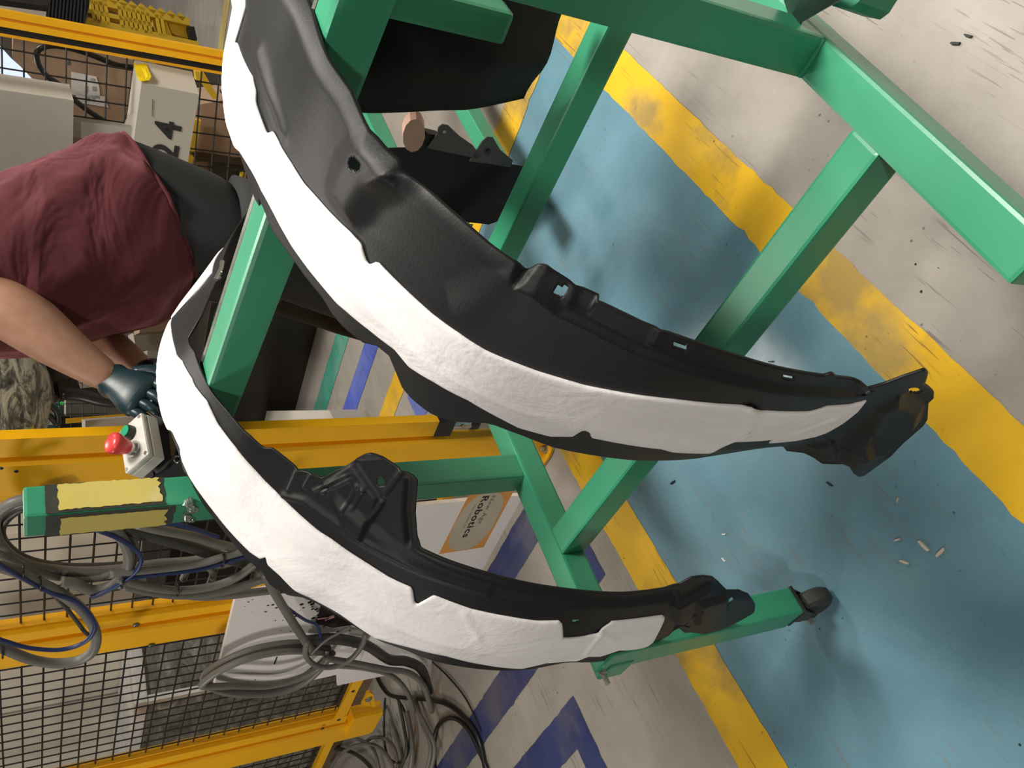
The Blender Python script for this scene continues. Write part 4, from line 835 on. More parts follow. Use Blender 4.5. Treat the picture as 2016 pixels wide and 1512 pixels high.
m = MB(); m.add(loft(inner + R_, False)); shirt = m.obj('shirt', SHIRT, person, True)
ss = shirt.modifiers.new('smooth', 'SUBSURF'); ss.levels = 1; ss.render_levels = 1
m = MB(); m.tube([p + (p - sum(R_[0]) / 36) * 0.004 for p in R_[0]] + [R_[0][0]], 0.0035, 6, False); m.obj('hem_seam', SHIRT, shirt, True)
# sleeves end above the frame
for (a_, b_, ra, rb) in ((pp(-100, 560, 1.86), pp(-22, 588, DN_ + 0.01), 0.098, 0.086), (pp(-95, 600, 2.18), pp(20, 620, 2.15), 0.095, 0.085)):
    m = MB(); m.tube([a_ + (b_ - a_) * k / 6 for k in range(7)], [ra + (rb - ra) * k / 6 for k in range(7)], 24, False); m.obj('sleeve', SHIRT, person, True)
# trousers: seat and two legs
rows = dense([((210, 292), (335, 560), 0.185), ((232, 281), (368, 572), 0.195), ((300, 306), (420, 590), 0.20), ((352, 328), (470, 596), 0.20), ((400, 348), (520, 600), 0.19), ((430, 360), (545, 600), 0.15)])
m = MB(); m.add(loft([ring(*r) for r in rows], False)); tr = m.obj('trousers', PANTS, person, True)
for s_ in (-1, 1):
    top_b, top_f = pp(395, 352), pp(512, 600); c0 = (top_b + top_f) / 2 + HD * 0.095 * s_; L = []
    kz = [(c0[2] + 0.02, 0.118, 0.0), (c0[2] - 0.08, 0.112, 0.012), (0.62, 0.092, 0.10), (0.50, 0.083, 0.14), (0.36, 0.078, 0.18), (0.20, 0.072, 0.20), (0.075, 0.075, 0.20)]
    for z, r, fw in kz:
        c = down(c0, z, fw + (0.02 * s_ if z < 0.5 else 0), 0.02 * s_ * (1 if z < 0.6 else 0.5))
        L.append([c + (FWD * math.cos(2 * PI * j / 22) * 1.12 + HD * math.sin(2 * PI * j / 22)) * r for j in range(22)])
    m = MB(); m.add(loft(L)); m.obj('trouser_leg', PANTS, tr, True)
    a_ = down(c0, 0.035, 0.17 + 0.02 * s_, 0.02 * s_); m = MB()
    m.add(loft([[a_ + FWD * f + HD * w_ * math.cos(2 * PI * j / 16) + np.array([0, 0, (h_ if math.sin(2 * PI * j / 16) > 0 else 0.034) * math.sin(2 * PI * j / 16)]) for j in range(16)] for f, w_, h_ in ((-0.05, 0.012, 0.02), (-0.04, 0.038, 0.055), (0.03, 0.044, 0.06), (0.11, 0.048, 0.04), (0.19, 0.044, 0.028), (0.225, 0.018, 0.014))]))
    m.obj('shoe', BLACKP, person, True)
# gloves: cuff and palm, five curled fingers gripping the black bracket part
def glove(wr, kn, dw, dk, upn, name):
    """wrist and knuckle picture points with depths"""
    a_ = pp(*wr, d=dw); b_ = pp(*kn, d=dk); ax = nrm(b_ - a_); sd = nrm(np.cross(ax, upn)); up_ = np.cross(sd, ax); L = np.linalg.norm(b_ - a_)
    rows = []
    for t, w_, h_ in ((-0.06, 0.034, 0.031), (0.0, 0.036, 0.032), (0.10, 0.033, 0.029), (0.30, 0.036, 0.026), (0.6, 0.044, 0.024), (0.92, 0.047, 0.021), (1.05, 0.040, 0.014)):
        c = a_ + ax * L * t; rows.append([c + sd * w_ * math.copysign(abs(math.cos(q)) ** 0.8, math.cos(q)) + up_ * h_ * math.copysign(abs(math.sin(q)) ** 0.8, math.sin(q)) for q in [2 * PI * j / 20 for j in range(20)]])
    m = MB(); m.add(loft(rows)); g = m.obj(name, GLOVE, person, True)
    for k, (off, ln) in enumerate(((-0.034, 0.068), (-0.012, 0.076), (0.011, 0.072), (0.033, 0.058))):
        p0 = b_ + sd * off - ax * 0.012; p1 = p0 + ax * ln * 0.50 - up_ * 0.004; p2 = p1 + ax * ln * 0.16 - up_ * ln * 0.40; p3 = p2 - ax * ln * 0.20 - up_ * ln * 0.24
        m = MB(); m.tube(spline([p0, p1, p2, p3], 4), [0.0105] * 12 + [0.0085], 10); m.obj('finger', GLOVE, g, True)
    t0 = a_ + ax * L * 0.30 - sd * 0.034; t1 = t0 - sd * 0.022 + ax * 0.030 - up_ * 0.010; t2 = t1 + sd * 0.004 + ax * 0.030 - up_ * 0.020
    m = MB(); m.tube(spline([t0, t1, t2], 4), [0.0125] * 8 + [0.009], 10); m.obj('thumb', GLOVE, g, True)
    return g
glove((225, 751), (284, 782), DN_, 1.74, nrm(-HD * 0.8 + np.array([0, 0, 0.35]) - FWD * 0.3), 'glove')
glove((292, 738), (330, 775), 1.95, 1.86, nrm(-HD * 0.5 + np.array([0, 0, 0.8])), 'glove')
tag(MB().box(pp(325, 765, 1.80) + np.array([0, 0, -0.02]), (0.10, 0.04, 0.10), (nrm(FWD), nrm(HD), np.array([0, 0, 1.0])), 0.012).obj('moulded_clip_part', BLACKP), 'black moulded part held in the gloved hands behind the felt', 'car part')

# ================================================================== RIGHT-HAND FENCE AND WHAT STANDS BY IT
UD = np.array([math.cos(math.radians(105)), math.sin(math.radians(105)), 0]); ND = np.array([UD[1], -UD[0], 0])
PD0 = on_x(220, 75, 3.4)
def dp(x, y, off=0.0): return on_plane(x, y, PD0 + ND * off, ND)
def dquad(name, pts, off, mat, depth, parent=None):
    m = MB(); m.add(prism([dp(x, y, off) for x, y in pts], ND * depth)); return m.obj(name, mat, parent)
def bar_d(a, b, off, depth, name, mat, parent, z0=0.0, z1=1.75):
    """vertical bar between picture rows a and b (measured at x = 0)"""
    A_, B_ = dp(0, a, off), dp(0, b, off); m = MB()
    m.add(prism([(A_[0], A_[1], z0), (B_[0], B_[1], z0), (B_[0], B_[1], z1), (A_[0], A_[1], z1)], ND * depth)); return m.obj(name, mat, parent)
pd = thing('fence_post', 'yellow steel fence post with a black seal strip, beyond the person by the pallets', 'fence post', tuple(dp(0, 30) * np.array([1, 1, 0])))
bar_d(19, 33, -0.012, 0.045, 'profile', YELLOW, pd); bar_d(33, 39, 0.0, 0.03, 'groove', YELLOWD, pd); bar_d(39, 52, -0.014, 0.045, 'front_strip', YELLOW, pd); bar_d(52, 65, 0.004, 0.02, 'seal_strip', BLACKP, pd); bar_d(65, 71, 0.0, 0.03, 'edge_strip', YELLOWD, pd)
t = thing('mesh_fence_panel', 'black wire mesh fence panel in front of the cardboard boxes beyond the person', 'fence panel', tuple(dp(0, 100) * np.array([1, 1, 0])))
m = MB(); e0 = dp(0, 71, 0.012); SPD = 0.0687
zs = float(dp(390, 245)[2]); 
k = 0
while k < 13:
    q = e0 + UD * SPD * (k + 0.6); m.tube([(q[0], q[1], 0.2), (q[0], q[1], 1.75)], 0.0034, 4, False); k += 1
z = 0.2 + (zs - 0.2) % SPD
while z < 1.75:
    a_ = e0 + UD * 0.0; b_ = e0 + UD * SPD * 13; m.tube([(a_[0], a_[1], z), (b_[0], b_[1], z)], 0.0034, 4, False); z += SPD
o = m.obj('wire_grid', BLACKW, t); o['kind'] = 'stuff'
m = MB(); a_, b_ = e0, e0 + UD * SPD * 13; m.beam((a_[0], a_[1], 0.19), (b_[0], b_[1], 0.19), 0.03, 0.03); m.obj('bottom_rail', YELLOW, t)
for px in ((136, 124), (437, 180)):
    m = MB(); c = dp(px[0], px[1], -0.004); m.cyl(c - ND * 0.006, c + ND * 0.01, 0.008, n=12); m.obj('mesh_clip', WORN, t)
# the grey box beam lettered 224
bb = thing('box_beam', 'grey steel box beam lettered 224 behind the person', 'machine part', tuple(dp(330, 240, -0.35) * np.array([1, 1, 0])))
F1, F2, F3, F4 = dp(279, 164, -0.35), dp(392, 186, -0.35), dp(372, 330, -0.35), dp(259, 308, -0.35)
far_ = lambda p: p + (F4 - F1) * 2.6
m = MB(); m.add(prism([F1, F2, far_(F2), far_(F1)], ND * 0.004)); m.obj('front_plate', COLUMNM, bb)
B1, B2 = on_plane(265, 118, PD0 - ND * 0.02, ND), on_plane(378, 141, PD0 - ND * 0.02, ND)
eps = ND * 0.0045
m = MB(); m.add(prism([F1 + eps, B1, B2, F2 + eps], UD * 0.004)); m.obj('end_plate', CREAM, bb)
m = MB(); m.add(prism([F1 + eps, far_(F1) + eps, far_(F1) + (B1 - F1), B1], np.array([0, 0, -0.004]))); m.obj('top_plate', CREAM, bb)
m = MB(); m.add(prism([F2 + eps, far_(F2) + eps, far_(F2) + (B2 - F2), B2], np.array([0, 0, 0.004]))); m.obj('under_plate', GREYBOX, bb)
m = MB(); m.add(prism([on_plane(x, y, PD0 - ND * 0.2, ND) for x, y in ((253, 225), (273, 225), (264, 300), (225, 300), (231, 278))], ND * 0.006)); m.obj('flared_gusset', CREAM, bb)
lr = nrm(F1 - F4); lu = nrm(F1 - F2); lu = nrm(lu - lr * np.dot(lu, lr)); hgt = np.linalg.norm(F2 - F1)
LS = 0.126
for ch, px in (('4', (352, 277)), ('2', (347, 320)), ('2', (343, 362))): text('lettering', ch, LS, tuple(dp(px[0], px[1], -0.353)), lr, lu, INK, bb, 0.003, 1.0)
m = MB(); m.beam(dp(299, 195, -0.352), dp(298, 228, -0.352), 0.003, 0.006, ND); m.obj('slot_mark', GREYBOX, bb)
tag(MB().add(prism([on_plane(x, y, PD0 - ND * o_, ND) for x, y, o_ in ((269, 124, 0.05), (288, 126, 0.05), (298, 150, 0.30), (294, 158, 0.34), (281, 160, 0.345), (276, 150, 0.30))], np.array([0, 0, 0.012]))).obj('yellow_corner_guard', plain('bright_yellow_plastic', (0.85, 0.62, 0.0), 0.4)), 'small bright yellow guard on the end of the lettered box beam', 'guard')
# wall cabinet
cb = thing('control_cabinet', 'beige grey enamelled cabinet beyond the person, bright right edge', 'cabinet', tuple(dp(60, 300, -0.30) * np.array([1, 1, 0])))
G1, G2 = dp(145, 198, -0.30), dp(-220, 128, -0.30); G1[2] = dp(145, 198, -0.30)[2]
w_ = UD * 0.62; hz = np.array([0, 0, 0.75])
m = MB(); m.add(prism([G1, G1 + w_, G1 + w_ + hz, G1 + hz], ND * 0.004)); m.obj('door', GREYBOX, cb)
m = MB(); m.add(prism([G1 + ND * 0.0045, G1 + hz + ND * 0.0045, G1 + hz + ND * 0.28 - UD * 0.0, G1 + ND * 0.28], UD * 0.004)); m.obj('side_panel', CREAM, cb)
m = MB(); m.add(prism([G1 + ND * 0.0045 + UD * 0.004, G1 + w_ + ND * 0.0045, G1 + w_ + ND * 0.28, G1 + ND * 0.28 + UD * 0.004], np.array([0, 0, 0.004]))); m.obj('bottom_panel', GREYBOX, cb)
m = MB(); m.add(prism([G1 + UD * 0.08 + ND * 0.05, G1 + UD * 0.14 + ND * 0.05, G1 + UD * 0.14 + ND * 0.11, G1 + UD * 0.08 + ND * 0.11], np.array([0, 0, -(G1[2] - float(F1[2]) - 0.004)]))); m.obj('cabinet_leg', GREYBOX, cb)
# hose, labels and boxes behind the mesh
tag(MB().tube(spline([dp(x, y, 0.12) for x, y in ((262, 133), (230, 128), (190, 112), (150, 98), (110, 90), (82, 94), (72, 108), (78, 132), (95, 152), (118, 168), (150, 200), (200, 235), (238, 250))], 7), 0.011, 10).obj('hose', BLACKC, None, True), 'black hose curling behind the mesh above the lettered beam', 'hose')
def carton(label, pts, off, depth, mat=CARD, name='cardboard_box', cat='box'):
    t = thing(name, label, cat, tuple(dp(*pts[0], off) * np.array([1, 1, 0])))
    dquad('carton', pts, off, mat, depth, t); return t
c1 = carton('brown cardboard box with white labels behind the mesh, over the grey cabinet', [(26, 70), (262, 118), (243, 262), (140, 262), (74, 166), (24, 114)], 0.75, 0.4)
for pts in ([(140, 141), (190, 151), (196, 172), (197, 195), (140, 186)], [(141, 178), (165, 186), (206, 190), (214, 212), (160, 203)]):
    dquad('paper_label', pts, 0.742, PAPER, 0.004, c1)
for pts in ([(178, 154), (187, 155), (188, 160), (179, 159)], [(168, 169), (174, 170), (173, 184), (167, 183)], [(182, 170), (190, 171), (191, 180), (183, 179)], [(171, 190), (177, 191), (178, 200), (172, 199)], [(181, 191), (187, 192), (188, 201), (182, 200)]):
    dquad('print_block', pts, 0.740, plain('grey_print', (0.36, 0.36, 0.37), 0.7), 0.001, c1)
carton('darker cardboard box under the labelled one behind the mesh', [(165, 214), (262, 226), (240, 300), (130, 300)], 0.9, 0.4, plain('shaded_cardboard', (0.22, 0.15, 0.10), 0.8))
carton('brown cardboard box behind the mesh at the foot of the lettered beam', [(370, 210), (480, 190), (480, 318), (378, 302)], 0.7, 0.35)
carton('pale brown cardboard box low behind the mesh under the lettered beam', [(362, 318), (416, 318), (412, 352), (355, 345)], 0.7, 0.3)
carton('dark bin low behind the mesh beside the felt liner', [(416, 310), (490, 312), (490, 352), (412, 352)], 0.68, 0.3, DARKST, 'storage_bin', 'bin')
carton('dark grey tray between the cardboard boxes behind the mesh', [(378, 300), (482, 316), (480, 326), (372, 312)], 0.66, 0.05, plain('dark_brown_tray', (0.06, 0.035, 0.02), 0.6), 'tray', 'tray')
tote = carton('yellow plastic tote edge showing beside the lettered beam, behind the mesh', [(376, 236), (396, 238), (386, 300), (366, 296)], 0.6, 0.05, PALLET, 'plastic_tote', 'tote')
carton('yellow plastic tote edge low under the lettered beam', [(362, 308), (382, 310), (376, 338), (354, 334)], 0.6, 0.05, PALLET, 'plastic_tote', 'tote')
carton('yellow strap piece slanting behind the mesh next to the far post', [(384, 140), (402, 144), (430, 192), (420, 196), (398, 165), (386, 158)], 0.6, 0.05, PALLET, 'strap', 'strap')
carton('yellow bin rim beside the felt liner', [(476, 345), (484, 340), (484, 356), (474, 358)], 0.6, 0.05, PALLET, 'bin_rim', 'bin')
WIN = bpy.data.materials.new('daylit_sheet'); WIN.use_nodes = True; wb = WIN.node_tree.nodes['Principled BSDF']; wb.inputs['Base Color'].default_value = (0.7, 0.78, 0.95, 1); wb.inputs['Emission Color'].default_value = (0.62, 0.74, 1.0, 1); wb.inputs['Emission Strength'].default_value = 2.6
wn = dquad('window_1', [(-30, 88), (0, 92), (22, 116), (72, 160), (72, 175), (-30, 175)], 1.6, WIN, 0.02); tag(wn, 'bright daylit window strip behind the mesh', None, None, 'structure')
# yellow pallets standing by the far aisle, and a black ribbed crate
def far_pt(x, y, d): return on_plane(x, y, HD * d, HD)
PLd = 6.2
pl = thing('plastic_pallet', 'yellow open grid plastic pallet standing on its side beyond the far fence post', 'pallet', tuple(far_pt(270, 45, PLd) * np.array([1, 1, 0])))
def fbar(a, b, w, name, d=PLd, th=0.06, mat=PALLET, par=pl):
    m = MB(); m.beam(far_pt(*a, d), far_pt(*b, d), w, th, HD); return m.obj(name, mat, par)
fbar((178, 2), (372, 46), 0.05, 'edge_board'); fbar((168, 44), (390, 92), 0.05, 'edge_board'); fbar((172, 24), (300, 52), 0.03, 'stringer')
for k in range(16):
    x = 178 + k * 9.2
    if 206 < x < 232 or 290 < x < 300: continue
    fbar((x, 2 + (x - 178) * 0.23), (x - 8 + 16, 44 + (x - 168) * 0.22), 0.022, 'slat')
m = MB(); m.add(prism([far_pt(x, y, PLd) for x, y in ((300, 26), (324, 31), (345, 86), (316, 80))], HD * 0.08)); m.obj('solid_board', PALLET, pl)
m = MB(); m.add(prism([far_pt(x, y, PLd + 0.02) for x, y in ((330, 42), (366, 48), (376, 76), (350, 70), (338, 64))], HD * 0.06)); m.obj('corner_plate', PALLET, pl)
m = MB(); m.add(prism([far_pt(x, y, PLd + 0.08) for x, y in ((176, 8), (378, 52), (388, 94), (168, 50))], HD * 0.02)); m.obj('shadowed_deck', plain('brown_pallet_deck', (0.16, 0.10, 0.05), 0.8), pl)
for k in range(9): fbar((200 + k * 19, 3 + k * 4.5), (206 + k * 19, -4 + k * 4.5), 0.05, 'lug')
fbar((374, 55), (380, 80), 0.05, 'black_end', PLd, 0.05, BLACKP)
cr_ = thing('ribbed_crate', 'black ribbed crate on top of the yellow pallet', 'crate', tuple(far_pt(130, 20, PLd - 0.3) * np.array([1, 1, 0])))
m = MB(); m.add(prism([far_pt(x, y, PLd - 0.25) for x, y in ((100, -10), (178, -12), (176, 10), (164, 50), (90, 34), (92, 16))], HD * 0.3)); m.obj('crate_body', BLACKP, cr_)
for k in range(11):
    x = 96 + k * 7; m = MB(); m.beam(far_pt(x + 3, -8, PLd - 0.26), far_pt(x - 1, 34 + k * 1.2, PLd - 0.26), 0.010, 0.02, HD); m.obj('rib', plain('dark_rib', (0.03, 0.035, 0.04), 0.4) if k == 0 else bpy.data.materials['dark_rib'], cr_)
tag(MB().add(prism([far_pt(x, y, 6.6) for x, y in ((-40, -30), (100, -12), (92, 12), (-40, -6))], HD * 0.1)).obj('dark_rail', DARKST), 'dark steel rail beyond the black crate', 'rail')
bk_ = MB(); bk_.add(prism([far_pt(x, y, 7.2) for x, y in ((-60, -60), (110, -40), (120, 40), (-60, 20))], HD * 0.4)); tag(bk_.obj('pale_machine_side', BEIGE), 'pale machine side beyond the black crate', 'machine')

# ================================================================== LEFT BACKGROUND: ROBOT, CABINETS, MACHINES
MOT = NT('mottled_robot_cover'); _m = MOT.noise(9, 8, 0.75, MOT.co((1, 1, 3.0)), 1.2)
MOT.set(MOT.ramp(_m, [(0.36, (0.02, 0.022, 0.018)), (0.46, (0.12, 0.115, 0.09)), (0.55, (0.46, 0.43, 0.33)), (0.75, (0.55, 0.53, 0.44))]), 0.35); MOT.bump(_m, 0.5, 0.01); MOT = MOT.m
RBd = 3.3
rb = thing('robot_arm', 'robot arm in a mottled grey plastic cover behind the bent arm', 'robot', tuple(far_pt(20, 780, RBd) * np.array([1, 1, 0])))
c0 = far_pt(-60, 785, RBd); prof = [(-0.26, 0.02), (-0.25, 0.17), (-0.16, 0.235), (0.0, 0.25), (0.16, 0.235), (0.25, 0.17), (0.26, 0.02)]
m = MB(); m.tube([c0 + HD * a_ for a_, r in prof], [r for a_, r in prof], 40); m.obj('joint_cover', MOT, rb, True)
m = MB(); m.tube(spline([far_pt(x, y, RBd + 0.1) for x, y in ((-30, 690), (40, 700), (90, 705), (108, 735), (95, 765), (70, 775))], 6), 0.055, 16); m.obj('elbow', plain('brown_dark_casting', (0.05, 0.032, 0.022), 0.5), rb, True)
m = MB(); m.add(prism([far_pt(x, y, RBd) for x, y in ((112, 752), (152, 746), (158, 765), (205, 760), (210, 790), (120, 785))], HD * 0.1)); m.obj('tool_block', DARKST, rb)
m = MB(); m.tube(spline([far_pt(x, y, RBd - 0.1) for x, y in ((120, 775), (160, 778), (200, 788), (240, 790), (300, 780))], 6), 0.022, 10); m.obj('tool_hose', BLACKC, rb, True)
for pts, r in ((((62, 745), (66, 780), (80, 800), (100, 822), (114, 835), (112, 812), (95, 795), (74, 778)), 0.009), (((60, 800), (56, 830), (50, 870)), 0.02), (((114, 835), (108, 850), (100, 870)), 0.004)):
    m = MB(); m.tube(spline([far_pt(x, y, RBd - 0.15) for x, y in pts], 6), r, 8); m.obj('umbilical', BLACKC, rb, True)
m = MB(); m.tube(spline([far_pt(x, y, RBd - 0.2) for x, y in ((63, 822), (58, 845), (55, 870))], 4), 0.012, 8); m.obj('yellow_hose', plain('yellow_green_hose', (0.40, 0.36, 0.03), 0.4), rb, True)
tc_z = float(far_pt(119, 850, 5.2)[2]); tc = thing('teal_cabinet', 'teal machine cabinet with pale windows behind the wire mesh', 'cabinet', tuple(far_pt(95, 830, 5.2) * np.array([1, 1, 0])))
m = MB(); m.add(prism([far_pt(x, y, 5.2) for x, y in ((68, 800), (120, 793), (118, 900), (66, 900))], HD * 0.3)); m.obj('carcass', TEAL, tc); q = far_pt(110, 850, 5.35); m = MB(); m.b2((q[0] - 0.06, q[1] - 0.06, 0.55), (q[0] + 0.06, q[1] + 0.06, tc_z + 0.01)); m.obj('stand', DARKST, tc)
for pts in ([(98, 803), (109, 804), (108, 818), (100, 816)], [(95, 825), (108, 826), (106, 838), (94, 838)]):
    m = MB(); m.add(prism([far_pt(x, y, 5.19) for x, y in pts], HD * 0.006)); m.obj('pane', PAPER, tc)
m = MB(); c = far_pt(122, 794, 5.18); m.cyl(c, c - HD * 0.03, 0.010, n=12); gl = bpy.data.materials.new('green_indicator'); gl.use_nodes = True; gb = gl.node_tree.nodes['Principled BSDF']; gb.inputs['Base Color'].default_value = (0.02, 0.4, 0.06, 1); gb.inputs['Emission Color'].default_value = (0.05, 0.8, 0.12, 1); gb.inputs['Emission Strength'].default_value = 0.8
m.obj('indicator_lamp', gl, tc)
t = thing('mesh_fence_panel', 'distant wire mesh panel with a yellow upright between glove and yellow post', 'fence panel', tuple(far_pt(190, 800, 4.72) * np.array([1, 1, 0])))
m = MB(); r0 = far_pt(120, 816, 4.72)
for k in range(-12, 16):
    q = r0 + RT * 0.0525 * k; m.tube([(q[0], q[1], 0.95), (q[0], q[1], 1.7)], 0.0025, 4, False)
z = 0.96
while z < 1.7: m.tube([tuple((r0 + RT * -0.63)[:2]) + (z,), tuple((r0 + RT * 0.79)[:2]) + (z,)], 0.0025, 4, False); z += 0.0525
o = m.obj('wire_grid', BLACKW, t); o['kind'] = 'stuff'
m = MB(); m.add(prism([far_pt(x, y, 4.70) for x, y in ((130, 824), (470, 798), (470, 808), (130, 834))], HD * 0.03)); m.obj('upright', YELLOW, t)
wb_ = thing('wall_box', 'white wall box with a dark slot next to the emergency stop button', 'box', tuple(far_pt(230, 840, 3.6) * np.array([1, 1, 0])))
m = MB(); m.add(prism([far_pt(x, y, 3.6) for x, y in ((168, 828), (320, 816), (320, 880), (168, 880))], HD * 0.2)); m.obj('housing', BEIGE, wb_); q = far_pt(300, 876, 3.7); m = MB(); m.b2((q[0] - 0.03, q[1] - 0.03, 0.0), (q[0] + 0.03, q[1] + 0.03, q[2] + 0.02)); m.obj('stand', DARKST, wb_)
m = MB(); m.add(prism([far_pt(x, y, 3.59) for x, y in ((195, 851), (240, 849), (240, 862), (193, 862))], HD * 0.008)); m.obj('slot', BLACKP, wb_)
for i, (pts, d, mt, lab) in enumerate((
    ([(50, 700), (95, 700), (92, 745), (60, 748)], 4.7, BEIGE, 'pale crate piece in the gap of the robot elbow'),
    ([(105, 690), (210, 690), (210, 768), (158, 766), (152, 744), (120, 748)], 4.9, CREAM, 'pale carton behind the bent forearm'),
    ([(130, 783), (250, 783), (245, 815), (130, 818)], 5.6, GREYBOX, 'grey shelving unit behind the distant mesh'),
    ([(275, 600), (345, 600), (345, 650), (275, 655)], 4.75, CARD, 'cardboard box between the shirt and the felt liner'),
    ([(262, 655), (320, 655), (320, 700), (270, 700)], 5.1, BEIGE, 'pale carton under the cardboard box by the shirt hem'),
    ([(290, 690), (345, 690), (345, 735), (290, 735)], 4.8, CREAM, 'white carton beside the far forearm'),
    ([(240, 560), (345, 560), (345, 602), (240, 602)], 5.3, DARKST, 'dark machine housing behind the shirt hem'))):
    t = thing('machine_housing' if mt in (DARKST, GREYBOX) else 'carton', lab, 'machine' if mt in (DARKST, GREYBOX) else 'box', tuple(far_pt(*pts[0], d) * np.array([1, 1, 0])))
    m = MB(); m.add(prism([far_pt(x, y, d) for x, y in pts], HD * 0.25)); m.obj('shell', mt, t)
    c = sum(far_pt(x, y, d) for x, y in pts) / len(pts) + HD * 0.12; zb_ = min(far_pt(x, y, d)[2] for x, y in pts)
    if zb_ > 0.56: m = MB(); m.b2((c[0] - 0.05, c[1] - 0.05, 0.55), (c[0] + 0.05, c[1] + 0.05, zb_ + 0.002)); m.obj('stand', DARKST, t)
# dark box standing in for floor shade, low white cabinet beyond the top bar
mf = thing('floor_shade_box', 'dark box standing in for deep floor shade beyond the green bar', 'machine', (3.6, 3.2, 0))
m = MB(); m.b2((3.24, 2.35, 0.0), (5.6, 5.6, 0.55), 0.01); m.obj('plinth', plain('shade_dark_brown', (0.022, 0.018, 0.014), 0.35, 0, 0.4, 3), mf)
lw = thing('low_cabinet', 'low white cabinet with a yellow end behind the yellow post', 'cabinet', tuple(on_z(600, 830, 0)))
ww = [on_z(x, y, 0.16) for x, y in ((515, 809), (648, 808), (668, 845), (690, 960), (520, 960))]
m = MB(); m.add(prism(ww, (0, 0, -0.16))); m.obj('carcass', CREAM, lw)
m = MB(); m.add(prism([on_z(x, y, 0.163) for x, y in ((508, 812), (516, 812), (523, 848), (508, 850))], (0, 0, -0.163))); m.obj('end_strip', plain('lemon_paint', (0.66, 0.52, 0.02), 0.5), lw)
# machines behind the left fence
mc = thing('machine_cabinet', 'large beige machine cabinet behind the wire mesh panels', 'cabinet', (2.0, 3.2, 0))
zc0 = float(on_x(240, 1380, 1.95)[2]); yc0 = float(on_x(100, 1040, 1.95)[1])
m = MB(); m.b2((1.95, yc0, zc0), (2.25, 7.0, 2.2), 0.01); m.obj('carcass', plain('beige_machine_paint', (0.66, 0.61, 0.52), 0.4, 0, 0.05, 2), mc)
for y in (yc0 + 0.55, yc0 + 1.2, yc0 + 1.9): m = MB(); m.b2((1.944, y, zc0 + 0.02), (1.952, y + 0.008, 2.15)); m.obj('door_gap', GREYBOX, mc)
m = MB(); m.b2((2.0, yc0 + 1.5, 0.0), (2.2, 6.9, zc0 - 0.001)); m.obj('plinth', DARKST, mc)
pk = thing('wrapped_load', 'film wrapped load with bright edges low behind the fence', 'load', (1.75, 3.4, 0))
FILM = NT('stretch_film'); _k = FILM.noise(5, 6, 0.7, FILM.co((1, 1, 3)), 1.5); FILM.set(FILM.ramp(_k, [(0.35, (0.10, 0.10, 0.085)), (0.55, (0.24, 0.235, 0.20)), (0.7, (0.48, 0.46, 0.42))]), 0.22); FILM.bump(_k, 0.5, 0.02)
zt = float(on_x(262, 1400, 1.62)[2])
m = MB(); yL = float(on_x(256, 1388, 1.60)[1]); m.b2((1.62, yL + 0.02, 0.12), (1.92, 4.6, zt), 0.02); m.obj('film', FILM.m, pk)
m = MB(); m.b2((1.60, yL, zt - 0.045), (1.94, 4.62, zt + 0.004), 0.008); m.obj('top_frame', PAPER, pk); m = MB(); m.b2((1.598, yL - 0.002, 0.112), (1.625, yL + 0.03, zt - 0.046)); m.obj('corner_board', PAPER, pk)
m = MB(); m.b2((1.60, yL, 0.0), (1.94, 4.62, 0.11), 0.005); m.obj('pallet', plain('brown_wood', (0.20, 0.13, 0.07), 0.7, 0, 0.3, 8), pk)

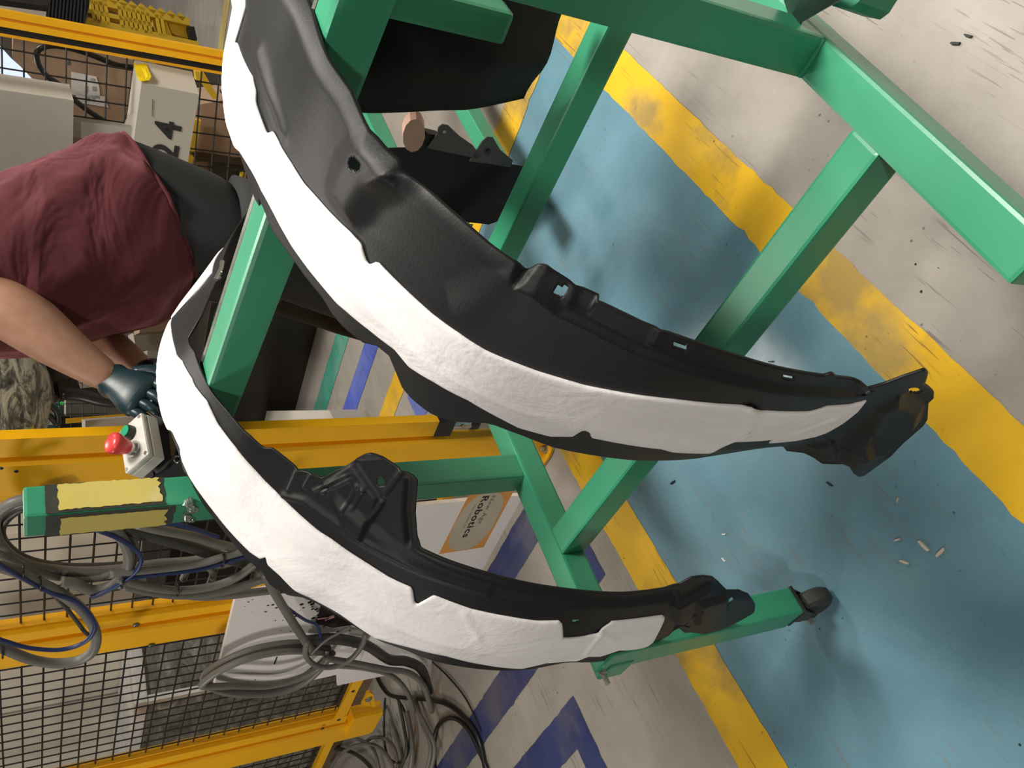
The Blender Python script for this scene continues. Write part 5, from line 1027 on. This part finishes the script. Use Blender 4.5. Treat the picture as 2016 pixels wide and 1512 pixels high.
# ================================================================== SECOND CART, STRAP, DEBRIS
st_ = thing('black_strap', 'black flat strap hooked over the right side beam at the corner', 'strap', tuple(l_y(1548, 22, 0.24)))
a_ = on_z(1556, 24, 0.545); b_ = on_z(1650, -40, 0.70)
m = MB(); m.beam(a_, b_, 0.034, 0.006, HD); m.obj('webbing', BLACKP, st_)
m = MB(); m.beam(a_ + np.array([0, 0, -0.001]), a_ + (a_ - on_z(1535, 10, 0.545)) * 0.9, 0.012, 0.005); m.obj('hook', BLACKP, st_)
c2 = thing('parts_cart', 'corner of a second green cart at the upper picture edge', 'cart', tuple(on_z(1680, 0, 0)))
q0 = [on_z(x, y, 0.62) for x, y in ((1608, -6), (1640, 12), (1672, 18), (1690, 4))]
q0 += [q0[3] + np.array([0, -0.9, 0]), q0[0] + np.array([0, -0.9, 0])]
m = MB(); m.add(prism(q0, (0, 0, -0.05))); m.obj('side_beam', GREEN, c2)
q1 = (q0[4] + q0[5]) / 2; m = MB(); m.b2((q1[0] - 0.025, q1[1] - 0.03, 0.0), (q1[0] + 0.025, q1[1] + 0.03, 0.57), 0.004); m.obj('leg', GREEN, c2)
m = MB(); m.beam((0.66, -0.17, 0.595), (-0.12, 0.06, 0.595), 0.05, 0.05); m.obj('cross_beam', GREEN, c2)  # unseen beam, added to cast a soft shadow on the floor
m = MB(); m.b2((-0.17, 0.035, 0.0), (-0.12, 0.085, 0.62), 0.004); m.obj('leg', GREEN, c2)  # unseen leg, added to carry the shadow-casting beam
WOOD = plain('pale_wood_splinter', (0.55, 0.48, 0.40), 0.7)
for i, (x, y, ln, ang, mt) in enumerate(((1818, 1075, 0.020, 0.1, WOOD), (1851, 1088, 0.018, 1.6, WOOD), (1780, 1107, 0.015, 0.6, WOOD), (1766, 1063, 0.010, 1.2, WOOD), (1767, 984, 0.008, 2.0, WOOD), (1324, 950, 0.014, 1.3, BLACKP), (1632, 953, 0.012, 0.3, BLACKP), (1517, 712, 0.010, 0.8, BLACKP), (1424, 1102, 0.010, 0.2, PAPER), (1425, 1052, 0.010, 0.9, PAPER), (1880, 85, 0.014, 0.4, BLACKP), (1905, 70, 0.012, 0.2, BLACKP))):
    p = on_z(x, y, 0.004); c, s_ = math.cos(ang), math.sin(ang); m = MB()
    m.add(prism([p + np.array([c * u * ln * 0.62 - s_ * v * ln * 0.16, s_ * u * ln * 0.62 + c * v * ln * 0.16, -0.003]) for u, v in ((-1, -0.9), (0.2, -1), (0.9, -0.8), (1, 0.5), (0.1, 0.9), (-0.8, 0.8))], (0, 0, 0.004)))
    tag(m.obj('floor_chip', mt), ('small pale wood splinter on the blue floor paint' if mt is WOOD else 'small black scrap on the factory floor' if mt is BLACKP else 'small white scrap on the blue floor paint'), 'debris', ('wood splinters on the floor' if mt is WOOD else 'black scraps on the floor' if mt is BLACKP else 'white scraps on the floor'))
